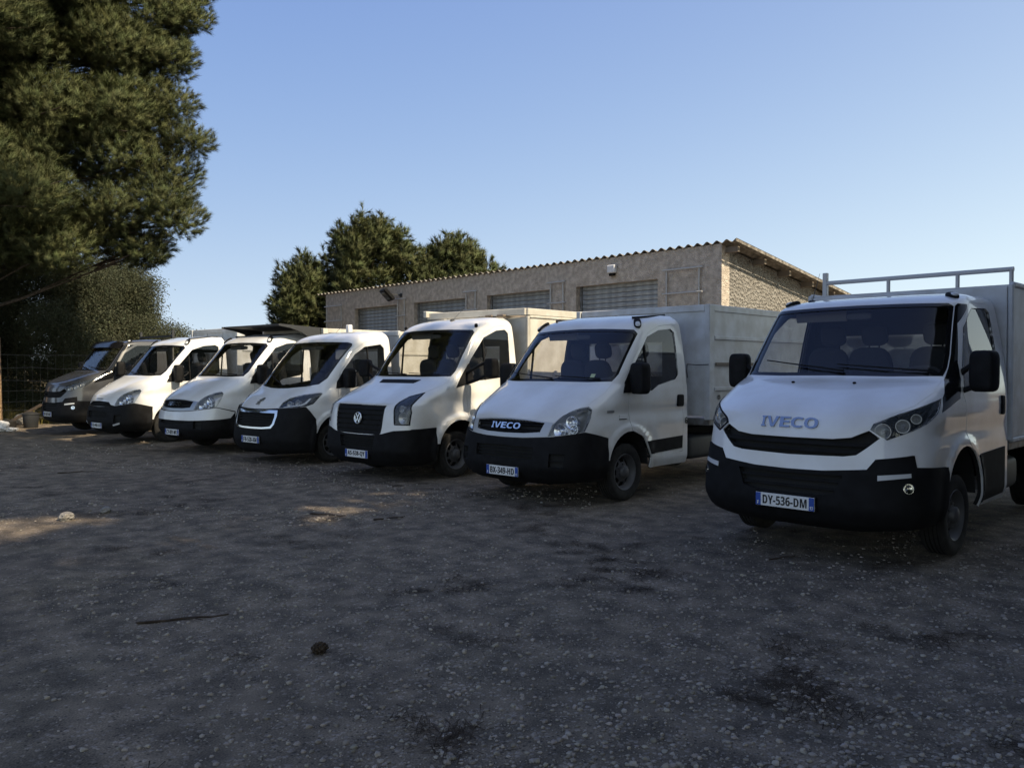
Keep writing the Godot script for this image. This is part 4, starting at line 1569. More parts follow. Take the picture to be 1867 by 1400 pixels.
# ---------------------------------------------------------------- the ground
var dirt_noise := noise(0.09, 41)
var bump_noise := noise(0.35, 42, FastNoiseLite.TYPE_SIMPLEX_SMOOTH, 3)
var gravel_noise := noise(0.55, 43, FastNoiseLite.TYPE_SIMPLEX_SMOOTH, 3)

func ground_height(r: float, f: float) -> float:
	var h := bump_noise.get_noise_2d(r, f) * 0.022 + dirt_noise.get_noise_2d(r, f) * 0.05
	h *= smoothstep(60.0, 30.0, Vector2(r, f).length())
	# the bank beyond the fence
	h += 0.55 * smoothstep(0.0, 7.0, f * 0.72 - r * 0.69 - 26.5) * smoothstep(-6.0, -12.0, r)
	return h

# how far a spot lies within the paler strips of ground
func pale_strip(r: float, f: float) -> float:
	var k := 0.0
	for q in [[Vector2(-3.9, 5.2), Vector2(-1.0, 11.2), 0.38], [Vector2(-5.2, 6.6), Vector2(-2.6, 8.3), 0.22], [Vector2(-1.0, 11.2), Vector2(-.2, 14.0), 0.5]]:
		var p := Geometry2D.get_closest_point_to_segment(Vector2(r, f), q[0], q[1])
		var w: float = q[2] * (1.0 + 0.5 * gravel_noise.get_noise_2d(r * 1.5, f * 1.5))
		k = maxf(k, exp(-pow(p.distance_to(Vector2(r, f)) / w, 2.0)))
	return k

func gravel_amount(r: float, f: float) -> float:
	var k := smoothstep(-0.05, 0.35, gravel_noise.get_noise_2d(r * 0.55 + 7.0, f * 0.55))
	k = maxf(k, 0.8 * smoothstep(4.0, 2.0, Vector2(r - 1.8, (f - 4.4) * 1.2).length()))
	return k

func build_ground() -> void:
	var xs := []
	var fs := []
	for v in [-700.0, -250.0, -110.0, -60.0, -42.0]:
		xs.append(v)
	var x := -32.0
	while x <= 22.0:
		xs.append(x)
		x += 0.24
	for v in [30.0, 45.0, 70.0, 130.0, 280.0, 700.0]:
		xs.append(v)
	for v in [-500.0, -150.0, -60.0, -30.0, -16.0, -9.0]:
		fs.append(v)
	x = -5.0
	while x <= 36.0:
		fs.append(x)
		x += 0.24 if x < 14.0 else 0.4
	for v in [42.0, 52.0, 75.0, 130.0, 280.0, 900.0]:
		fs.append(v)
	var w := xs.size()
	var v := PackedVector3Array()
	var n := PackedVector3Array()
	var c := PackedColorArray()
	var uv := PackedVector2Array()
	for f in fs:
		for r in xs:
			var h := ground_height(r, f)
			v.append(Vector3(r, h, -f))
			n.append(Vector3(ground_height(r - .1, f) - ground_height(r + .1, f), .2, ground_height(r, f + .1) - ground_height(r, f - .1)).normalized())
			uv.append(Vector2(r, -f) / 2.7)
			var k := 1.0 + 0.35 * dirt_noise.get_noise_2d(r * 2.2 + 50.0, f * 2.2) + 0.25 * gravel_noise.get_noise_2d(r * 1.3, f * 1.3 + 30.0)
			var col := Color(k, k * (1.0 - .03 * dirt_noise.get_noise_2d(r, f + 90.0)), k)
			var s := pale_strip(r, f)
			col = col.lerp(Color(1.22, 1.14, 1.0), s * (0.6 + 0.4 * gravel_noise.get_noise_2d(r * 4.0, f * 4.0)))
			var grass := smoothstep(25.7, 27.2, f * 0.72 - r * 0.69) * smoothstep(-6.0, -11.0, r)
			col = col.lerp(Color(1.05, 0.95, 0.55), grass)
			c.append(col)
	var ix := PackedInt32Array()
	for j in fs.size() - 1:
		for i in w - 1:
			var a := j * w + i
			ix.append_array([a, a + w, a + 1, a + 1, a + w, a + w + 1])
	var arr := []
	arr.resize(Mesh.ARRAY_MAX)
	arr[Mesh.ARRAY_VERTEX] = v
	arr[Mesh.ARRAY_NORMAL] = n
	arr[Mesh.ARRAY_COLOR] = c
	arr[Mesh.ARRAY_TEX_UV] = uv
	arr[Mesh.ARRAY_INDEX] = ix
	var m := ArrayMesh.new()
	m.add_surface_from_arrays(Mesh.PRIMITIVE_TRIANGLES, arr)
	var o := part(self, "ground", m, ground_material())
	tag(o, "grey brown gravel yard with paler strips", "", "", "structure")

func ground_material() -> StandardMaterial3D:
	var size := 1024
	var cell := noise(0.11, 51, FastNoiseLite.TYPE_CELLULAR, 1)
	cell.cellular_return_type = FastNoiseLite.RETURN_DISTANCE
	var a := cell.get_seamless_image(size, size).get_data()
	var cellv := noise(0.11, 51, FastNoiseLite.TYPE_CELLULAR, 1)
	cellv.cellular_return_type = FastNoiseLite.RETURN_CELL_VALUE
	var b := cellv.get_seamless_image(size, size).get_data()
	var g := noise(0.20, 52, FastNoiseLite.TYPE_SIMPLEX_SMOOTH, 3).get_seamless_image(size, size).get_data()
	var p := noise(0.008, 53, FastNoiseLite.TYPE_SIMPLEX_SMOOTH, 4).get_seamless_image(size, size).get_data()
	var col := PackedByteArray()
	col.resize(size * size * 3)
	var hi := PackedByteArray()
	hi.resize(size * size)
	for k in size * size:
		var grain := g[k] / 255.0
		var patch := p[k] / 255.0
		var stone := 1.0 if b[k] > 205 and a[k] < 110 else 0.0       # some cells are stones
		var l := 0.50 + 0.30 * (grain - .5) + 0.30 * (patch - .5)
		l += stone * (0.04 + 0.13 * ((b[k] % 29) / 29.0))
		if b[k] < 30 and a[k] < 60:
			l *= 0.62
		l = clampf(l, 0.1, 1.0)
		col[k * 3] = int(255.0 * l)
		col[k * 3 + 1] = int(255.0 * l * (0.965 + .02 * stone))
		col[k * 3 + 2] = int(255.0 * l * (0.905 + .07 * stone))
		hi[k] = int(clampf(grain * 110.0 + stone * (130.0 - a[k]) * .9, 0, 255))
	var m := plain("gravel_ground", lin(0.68, 0.585, 0.475), 0.95)
	m.vertex_color_use_as_albedo = true
	m.albedo_texture = ImageTexture.create_from_image(Image.create_from_data(size, size, false, Image.FORMAT_RGB8, col))
	m.heightmap_enabled = true
	m.heightmap_texture = ImageTexture.create_from_image(Image.create_from_data(size, size, false, Image.FORMAT_L8, hi))
	m.heightmap_scale = 0.9
	return m

# ---------------------------------------------------------------- the garage block
func build_garage() -> void:
	var H := 4.27
	var L := 17.0
	var D := 7.5
	var fall := tan(deg_to_rad(9.5))
	var g := thing("garage_block", "long beige garage block with corrugated roof and four roller doors behind the trucks", "garage", pt(4.55, 18.0), -deg_to_rad(47.8))
	var doors := [-3.03, -6.55, -10.14, -13.70]
	var dw := 1.30
	var top := 3.66
	var b := MB.new()
	var x := 0.0
	var t := 0.30
	for k in doors.size() + 1:
		var x0: float = -L if k == doors.size() else doors[k] + dw
		var x1: float = 0.0 if k == 0 else doors[k - 1] - dw
		b.box(Vector3((x0 + x1) * .5, top * .5, -t * .5), Vector3(x1 - x0, top, t))
	b.box(Vector3(-L * .5, (top + H + .02) * .5, -t * .5), Vector3(L, H + .02 - top, t))
	part(g, "front_wall", b.mesh(), mats.roughcast)
	for sx in [0.0, -L + .28]:
		b = MB.new()
		var o := PackedVector2Array([Vector2(-t, 0), Vector2(-D, 0), Vector2(-D, H - .03 - D * fall), Vector2(-t, H - .03 - t * fall)])
		b.slab(o, .28, Transform3D(Basis(Vector3(0, 0, 1), Vector3(0, 1, 0), Vector3(-1, 0, 0)), Vector3(sx - .28, 0, 0)))
		part(g, "gable_wall", b.mesh(), mats.coarse_render)
	part(g, "rear_wall", one_box(Vector3(L - .6, H - D * fall - .05, .25)), mats.roughcast, Transform3D(Basis.IDENTITY, Vector3(-L * .5, (H - D * fall - .05) * .5, -D + .13)))
	part(g, "garage_floor", one_box(Vector3(L - .6, .1, D - .6)), mats.grey_trim, Transform3D(Basis.IDENTITY, Vector3(-L * .5, .02, -D * .5)))
	# roller doors, slat by slat
	var slat := MB.new()
	var prof := [Vector2(-.012, 0), Vector2(.0, .004), Vector2(.010, .014), Vector2(.013, .06), Vector2(.010, .106), Vector2(.004, .113), Vector2(-.012, .117)]
	for k in prof.size() - 1:
		var p: Vector2 = prof[k]
		var q: Vector2 = prof[k + 1]
		slat.quad(Vector3(-dw, p.y, p.x), Vector3(dw, p.y, p.x), Vector3(dw, q.y, q.x), Vector3(-dw, q.y, q.x))
	var sm := slat.mesh()
	for c in doors:
		var d := group_part(g, "roller_door")
		d.position = Vector3(c, 0, -.20)
		for k in 32:
			part(d, "slat", sm, mats.shutter_metal, Transform3D(Basis.IDENTITY, Vector3(0, k * .118 + .02, 0)))
		var gd := MB.new()
		for sg in [-1, 1]:
			gd.box(Vector3(sg * (dw - .03), top * .5, .03), Vector3(.055, top - .02, .07), .004)
		gd.box(Vector3(0, 1.9, -.05), Vector3(2.5, 3.7, .02))
		part(d, "guide_rails", gd.mesh(), mats.grey_steel)
	# corrugated sheets
	var over := 0.40
	var pitch := .25
	var sheet := MB.new()
	var waves := 4
	var steps := 8
	var y_at := func(z: float) -> float: return H + .045 + z * fall
	for k in waves * steps:
		var p := []
		var nn := []
		for e in [k, k + 1]:
			var xx: float = pitch * e / steps
			p.append(Vector2(xx, .036 * cos(TAU * e / steps)))
			nn.append(Vector3(TAU / pitch * .036 * sin(TAU * e / steps), 1, 0).normalized())
		for side in [0.0, -.008]:
			var z0 := .05
			var z1 := -D - .3
			var A := Vector3(p[0].x, y_at.call(z0) + p[0].y + side, z0)
			var B := Vector3(p[1].x, y_at.call(z0) + p[1].y + side, z0)
			var C := Vector3(p[1].x, y_at.call(z1) + p[1].y + side, z1)
			var E := Vector3(p[0].x, y_at.call(z1) + p[0].y + side, z1)
			var sg := 1.0 if side == 0.0 else -1.0
			sheet.tn(A, B, C, nn[0] * sg, nn[1] * sg, nn[1] * sg)
			sheet.tn(A, C, E, nn[0] * sg, nn[1] * sg, nn[0] * sg)
		sheet.quad(Vector3(p[0].x, y_at.call(.05) + p[0].y - .008, .05), Vector3(p[1].x, y_at.call(.05) + p[1].y - .008, .05), Vector3(p[1].x, y_at.call(.05) + p[1].y, .05), Vector3(p[0].x, y_at.call(.05) + p[0].y, .05))
	var shm := sheet.mesh()
	var roof := group_part(g, "roof")
	var sx := over - pitch * waves
	while sx > -L - .5 - pitch * waves:
		part(roof, "roof_sheet", shm, mats.fibre_cement, Transform3D(Basis.IDENTITY, Vector3(sx, 0, 0)))
		sx -= pitch * waves - .002
	# purlins and the verge board
	for k in 7:
		var z := -.20 - k * 1.08
		part(roof, "purlin", one_box(Vector3(L + over + .22, .13, .08), .006), mats.galvanised if k < 0 else mats.old_wood, Transform3D(Basis(Vector3.RIGHT, 0.0), Vector3((-L + over - .3) * .5 - .06, H - .075 + z * fall, z)))
	b = MB.new()
	b.beam(Vector3(over + .012, H + .03 + .10 * fall, .10), Vector3(over + .012, H + .03 - (D + .25) * fall, -D - .25), .015, .06)
	part(roof, "verge_board", b.mesh(), mats.fibre_cement)
	# bar frames on the piers
	var n := 0
	for q in [[-1.53, -.44, "the gable corner"], [-5.30, -4.64, ""], [-8.82, -8.20, ""], [-12.36, -11.78, ""], [-16.95, -15.72, ""]]:
		var lab := "thin metal bar frame fixed to a narrow pier between roller doors"
		if n == 0:
			lab = "wide metal bar frame on the pier next to the lit gable"
		elif n == 4:
			lab = "wide metal bar frame at the garage end away from the lit gable"
		elif n > 0:
			lab = ["bar frame on the pier between the two roller doors closest to the lit gable", "bar frame on the middle pier of the garage front", "bar frame on the pier right under the black floodlight"][n - 1]
		n += 1
		var fr := thing("bar_frame", lab, "metal frame", g.transform * Vector3((q[0] + q[1]) * .5, 2.0, .06), g.rotation.y, "bar frames on the garage piers")
		var hw: float = (q[1] - q[0]) * .5
		for sg in [-1, 1]:
			b = MB.new()
			b.bar(Vector3(sg * (hw - .10), -1.6, .0), Vector3(sg * (hw - .10), 1.81, .0), .021, 6)
			part(fr, "upright", b.mesh(), mats.galvanised)
		for y in [1.82, 1.28]:
			b = MB.new()
			b.bar(Vector3(-hw, y, .03), Vector3(hw, y, .03), .021, 6)
			part(fr, "crossbar", b.mesh(), mats.galvanised)
	# siren
	var si := thing("siren_box", "small white alarm siren box high on the garage wall", "alarm", g.transform * Vector3(-3.08, 3.97, .0), g.rotation.y)
	part(si, "casing", one_box(Vector3(.25, .20, .11), .02), mats.white_plastic, Transform3D(Basis.IDENTITY, Vector3(0, .03, .06)))
	part(si, "sounder", one_box(Vector3(.17, .09, .08), .015), mats.black_plastic, Transform3D(Basis.IDENTITY, Vector3(0, -.09, .05)))
	# floodlight
	var fl := thing("floodlight", "black floodlight tilted down on the garage wall between two doors", "floodlight", g.transform * Vector3(-12.15, 3.95, .0), g.rotation.y)
	var tilt := Transform3D(Basis(Vector3.UP, -.35) * Basis(Vector3.RIGHT, .75), Vector3(-.12, .0, .46))
	part(fl, "lamp_head", one_box(Vector3(.66, .46, .13), .03), mats.black_plastic, tilt)
	part(fl, "lamp_face", one_box(Vector3(.46, .30, .012), .003), mats.side_glass, tilt * Transform3D(Basis.IDENTITY, Vector3(0, 0, .073)))
	part(fl, "reflector_pan", one_box(Vector3(.44, .28, .006), .002), mats.grey_trim, tilt * Transform3D(Basis.IDENTITY, Vector3(0, 0, .0645)))
	b = MB.new()
	b.beam(Vector3(0, 0, 0), Vector3(-.06, .02, .36), .04, .04)
	b.box(Vector3(0, 0, .01), Vector3(.12, .12, .02))
	part(fl, "bracket", b.mesh(), mats.dark_steel)

# ---------------------------------------------------------------- trees
func needle_tuft(count: int, reach: float, width: float, s: int) -> ArrayMesh:
	var g := RandomNumberGenerator.new()
	g.seed = s
	var b := MB.new()
	for k in count:
		var along := g.randf() * reach * .9
		var a := g.randf() * TAU
		var tilt := g.randf_range(.35, 1.15)
		var d := Vector3(sin(tilt) * cos(a), cos(tilt), sin(tilt) * sin(a))
		var base := Vector3(0, along - reach * .4, 0)
		var tip := base + d * reach * g.randf_range(.6, 1.0)
		var side := d.cross(Vector3(g.randf() - .5, g.randf() - .5, g.randf() - .5)).normalized() * width
		var o := (side.cross(d) * .5 + d * .3 + Vector3(0, .3, 0)).normalized()
		b.tn(base - side, base + side, tip, o, o, o)
	b.tube([Vector3(0, -reach * .6, 0), Vector3(0, reach * .5, 0)], [width * .9, width * .4], 3, false)
	return b.mesh()

func leaf_clump(count: int, reach: float, leaf: float, s: int) -> ArrayMesh:
	var g := RandomNumberGenerator.new()
	g.seed = s
	var b := MB.new()
	for k in count:
		var p := Vector3(g.randfn(), g.randfn(), g.randfn()) * reach * .42
		var d := Vector3(g.randfn(), g.randfn() + .3, g.randfn()).normalized()
		var x := d.cross(Vector3(g.randfn(), g.randfn(), g.randfn())).normalized()
		var o := x.cross(d)
		var l := leaf * g.randf_range(.7, 1.3)
		var w := l * .28
		b.tn(p, p + d * l * .5 + x * w, p + d * l, o, o, o)
		b.tn(p, p + d * l * .5 - x * w, p + d * l, o, o, o)
	return b.mesh()

func scatter(parent: Node, called: String, mesh: Mesh, m: Material, where: Array, cols: Array) -> MultiMeshInstance3D:
	var mm := MultiMesh.new()
	mm.transform_format = MultiMesh.TRANSFORM_3D
	mm.use_colors = true
	mm.mesh = mesh
	mm.instance_count = where.size()
	for i in where.size():
		mm.set_instance_transform(i, where[i])
		mm.set_instance_color(i, cols[i])
	var o := MultiMeshInstance3D.new()
	o.name = called if parent != self else numbered(called)
	o.multimesh = mm
	o.material_override = m
	parent.add_child(o, true)
	return o

func aim(dir: Vector3, spin: float, k: float) -> Basis:
	var y := dir.normalized()
	var x := y.cross(Vector3.RIGHT if absf(y.x) < .8 else Vector3.FORWARD).normalized()
	return (Basis(x, y, x.cross(y)) * Basis(Vector3.UP, spin)).scaled(Vector3.ONE * k)

# foliage pads (centre, radius, flatness) become tufts; limbs join them to the trunk
func leafy_tree(called: String, label: String, cat: String, group: String, at: Vector3, trunk_top: float, trunk_r: float, pads: Array, per_m2: float, mesh: Mesh, m: Material, size: Vector2, s: int, shy := false, lean := Vector3.ZERO) -> Node3D:
	var g := RandomNumberGenerator.new()
	g.seed = s
	var t := thing(called, label, cat, at, 0.0, group)
	var b := MB.new()
	var pts := []
	var rad := []
	for k in 9:
		var h := trunk_top * k / 8.0
		pts.append(Vector3(.10 * sin(h * .7 + s), h - .15 if k == 0 else h, .10 * cos(h * .9 + s)) + lean * (h / trunk_top))
		rad.append(lerpf(trunk_r, trunk_r * .18, k / 8.0))
	b.tube(pts, rad, 10)
	part(t, "trunk", b.mesh(), mats.bark)
	var limbs := MB.new()
	var where := []
	var cols := []
	for p in pads:
		var c: Vector3 = p[0]
		var r: float = p[1]
		var flat: float = p[2]
		var hh := clampf(c.y - Vector2(c.x, c.z).length() * .14, trunk_top * .15, trunk_top * .97)
		var from: Vector3 = pts[clampi(int(hh / trunk_top * 8.0), 0, 8)]
		var mid := from.lerp(c, .55) + Vector3(g.randfn() * .15, -.15, g.randfn() * .15)
		if not shy or lets_sun_through(at + c):
			limbs.tube([from, mid, c], [trunk_r * .11, trunk_r * .08, trunk_r * .03], 5, false)
		for k in 3:
			var e := c + Vector3(g.randfn(), g.randfn() * flat, g.randfn()).normalized() * r * .75
			if not shy or lets_sun_through(at + e):
				limbs.tube([mid.lerp(c, .6), e], [trunk_r * .08, trunk_r * .03], 4, false)
		var n := int(per_m2 * r * r)
		for k in n:
			var d := Vector3(g.randfn(), g.randfn(), g.randfn()).normalized()
			var q := pow(g.randf(), .42) * r
			var o := c + d * q * Vector3(1, flat, 1)
			if shy and not lets_sun_through(at + o):
				continue
			var tip := (d * Vector3(1, .7, 1) + Vector3(0, .55, 0) + Vector3(g.randfn(), g.randfn(), g.randfn()) * .35).normalized()
			where.append(Transform3D(aim(tip, g.randf() * TAU, g.randf_range(size.x, size.y)), o))
			var v := g.randf_range(.75, 1.2)
			cols.append(Color(v * g.randf_range(.92, 1.12), v, v * g.randf_range(.85, 1.05)))
	part(t, "branches", limbs.mesh(), mats.bark)
	scatter(t, "crown", mesh, m, where, cols).set_meta("kind", "stuff")
	return t

func round_pads(g: RandomNumberGenerator, n: int, base: float, top: float, radius: Callable, pad: Vector2, flat: float) -> Array:
	var out := []
	for k in n:
		var h := lerpf(base, top, (k + g.randf()) / n)
		var R: float = radius.call((h - base) / (top - base))
		var a := k * 2.39996 + g.randfn() * .4
		var q := R * sqrt(g.randf_range(.12, 1.0))
		out.append([Vector3(cos(a) * q, h, sin(a) * q), g.randf_range(pad.x, pad.y), flat])
	return out

# leaves out foliage of the unseen pines so sun lands on a chosen strip
func lets_sun_through(p: Vector3) -> bool:
	var s := sun_dir()
	var q := p - s * (p.y / s.y)
	var at := Vector2(q.x, -q.z)
	for seg in [[Vector2(-7.6, 6.0), Vector2(-5.0, 7.95), 1.0], [Vector2(-5.0, 7.95), Vector2(-4.6, 8.45), .85]]:
		if Geometry2D.get_closest_point_to_segment(at, seg[0], seg[1]).distance_to(at) < seg[2]:
			return false
	# foliage thinned so spots of sun fall along the paler strip
	for seg in [[Vector2(-4.1, 5.0), Vector2(-1.6, 9.9)]]:
		if Geometry2D.get_closest_point_to_segment(at, seg[0], seg[1]).distance_to(at) < .95 and fposmod(p.x * 7.31 + p.y * 3.17 + p.z * 5.73, 1.0) < .90:
			return false
	# foliage cut so sun lands on the flank of the square-nosed truck
	var L := Vector3(cos(deg_to_rad(42.0)), 0, sin(deg_to_rad(42.0)))
	var fwd := Vector3(-sin(deg_to_rad(42.0)), 0, cos(deg_to_rad(42.0)))
	var o := pt(-2.24, 11.91)
	var t := ((p - o).dot(L) - 1.0) / s.dot(L)
	q = p - s * t
	var z := (q - o).dot(fwd)
	if q.y > .4 and q.y < 3.4 and z > -6.2 and z < -.62 - (q.y - 1.05) * .9:
		return false
	return true

func build_trees() -> void:
	var g := RandomNumberGenerator.new()
	g.seed = 99
	var fine := needle_tuft(40, .24, .0060, 1)
	var coarse := needle_tuft(34, .30, .013, 2)
	var leaves := leaf_clump(40, .34, .055, 3)
	# the big pine by the fence
	var at := pt(-16.2, 20.6)
	var pads := round_pads(g, 180, 5.4, 17.5, func(k: float) -> float: return 6.6 * sqrt(maxf(0.02, 1.0 - pow(k * 1.05 - .38, 2.0) / .55)), Vector2(.9, 1.5), .62)
	for q in [[-8.5, 5.35, 21.0, .75], [-9.6, 4.75, 21.4, .8], [-10.8, 4.9, 21.2, .9], [-8.15, 7.3, 21.0, .62], [-8.9, 6.6, 21.3, .95], [-8.9, 9.4, 21.0, .9], [-9.0, 10.2, 20.8, .9], [-8.8, 11.2, 20.8, .9], [-9.6, 8.5, 21.0, 1.0], [-9.9, 6.9, 20.8, 1.1], [-10.0, 9.6, 20.6, 1.2], [-9.2, 7.7, 21.2, .8], [-8.3, 10.3, 20.8, .5], [-11.6, 5.4, 20.4, 1.0], [-13.0, 5.0, 20.6, 1.0], [-12.2, 6.5, 19.9, 1.2], [-11.0, 7.8, 19.8, 1.2], [-12.8, 8.6, 19.2, 1.3], [-10.6, 10.8, 20.0, 1.3], [-13.6, 6.8, 19.6, 1.1], [-14.6, 4.6, 20.2, 1.1], [-16.0, 4.9, 20.4, 1.2], [-15.2, 5.8, 19.6, 1.2], [-12.2, 4.5, 20.8, .9], [-17.4, 5.2, 20.0, 1.3], [-16.4, 6.6, 19.2, 1.3], [-14.2, 7.9, 18.8, 1.3], [-12.4, 10.2, 18.9, 1.3], [-11.6, 9.2, 19.6, 1.2], [-9.7, 9.5, 20.4, 1.0], [-8.8, 5.9, 20.9, .8], [-9.9, 5.6, 20.7, .9], [-9.7, 7.9, 20.4, 1.1], [-8.7, 8.3, 21.1, .7], [-13.5, 4.5, 19.2, 1.0], [-12.2, 4.7, 19.6, 1.0], [-11.0, 4.5, 20.0, .9], [-14.8, 4.7, 18.6, 1.1], [-16.0, 4.6, 18.4, 1.1], [-13.9, 5.6, 18.6, 1.2], [-15.6, 5.9, 18.2, 1.2], [-12.6, 5.7, 19.2, 1.1], [-8.3, 10.5, 21.0, .75], [-8.7, 9.5, 21.0, .7], [-8.1, 11.3, 21.0, .7], [-9.4, 4.55, 21.2, .6]]:
		pads.append([pt(q[0], q[2], q[1]) - at, float(q[3]) * 1.1, .64])
	leafy_tree("pine_tree", "huge old pine with spreading dense crown standing by the fence", "tree", "", at, 16.5, .38, pads, 640.0, fine, mats.needles, Vector2(.5, .8), 5)
	# holm oak behind the wire
	at = pt(-15.6, 28.6)
	pads = round_pads(g, 60, 1.3, 5.0, func(k: float) -> float: return 4.3 * sqrt(maxf(.05, 1.0 - pow(k - .25, 2.0) / .7)), Vector2(.75, 1.1), .85)
	leafy_tree("holm_oak", "dark rounded evergreen oak under the big pine behind the wire fence", "tree", "", at, 3.2, .20, pads, 300.0, leaves, mats.oak_leaves, Vector2(.8, 1.3), 6)
	at = pt(-22.5, 28.0)
	pads = round_pads(g, 40, 1.0, 4.6, func(k: float) -> float: return 3.6 * sqrt(maxf(.05, 1.0 - pow(k - .25, 2.0) / .7)), Vector2(.8, 1.2), .85)
	leafy_tree("holm_oak", "second evergreen oak behind the wooden post at the fence end", "tree", "", at, 3.2, .20, pads, 260.0, leaves, mats.oak_leaves, Vector2(.9, 1.4), 16)
	# pines beyond the garage: several leaders each
	for q in [[-6.4, 38.0, 8.5, 2.55, 21, "tall broad pine beyond the garage roof, biggest of the pines there"], [-2.7, 38.5, 7.7, 2.25, 22, "shorter pine beyond the garage roof, right beside the biggest pine"], [-9.3, 37.5, 6.5, 1.5, 23, "narrow low pine just off the shaded end of the garage"]]:
		var h: float = q[2]
		var R: float = q[3]
		g.seed = int(q[4]) * 31
		pads = round_pads(g, int(36.0 * R), 1.4, h - .55, func(k: float) -> float: return R * sqrt(maxf(.04, 1.0 - pow(maxf(k - .30, 0.0), 2.0) / .52)), Vector2(.52, .85), .9)
		for k in 16:
			var a := k * 2.4
			var o := sqrt(k / 16.0) * R * .82
			var top := lerpf(1.4, h - .55, .30 + sqrt(.52 * maxf(0.0, 1.0 - pow(o / R, 2.0)))) + g.randf_range(.1, .55)
			pads.append([Vector3(cos(a) * o, minf(top, h - .1), sin(a) * o), g.randf_range(.20, .30), 1.9])
		leafy_tree("pine_tree", q[5], "tree", "pines beyond the garage", pt(q[0], q[1]), h * .9, .17, pads, 150.0, coarse, mats.needles, Vector2(.7, 1.15), q[4])
	# tall pines behind and beside the viewer, which shade the yard
	var S := Vector2(sin(deg_to_rad(SUN_HEADING)), cos(deg_to_rad(SUN_HEADING)))
	var T := Vector2(-S.y, S.x)
	var big := needle_tuft(30, .52, .036, 4)
	for q in [[5.4, 4.4, 28.0, 4.2, 2.0], [7.5, .4, 26.0, 4.4, 2.0], [12.5, 4.6, 29.0, 4.4, 3.0], [13.5, -.6, 27.0, 4.4, 3.0], [7.4, 11.2, 13.4, 3.3, 1.2]]:
		var p: Vector2 = S * float(q[0]) + T * float(q[1])
		var R: float = q[3]
		pads = round_pads(g, int(3.6 * float(q[2])), q[4], q[2], func(k: float) -> float: return R * sqrt(maxf(.10, 1.0 - pow(k - .45, 4.0) / .125)), Vector2(1.1, 1.7), .7)
		leafy_tree("shade_pine", "tall pine standing beside the yard out of the picture", "tree", "pines around the yard", pt(p.x, p.y), q[2] * .93, .32, pads, 80.0, big, mats.needles, Vector2(.8, 1.2), int(q[2] * 10 + q[1] * 3), true)

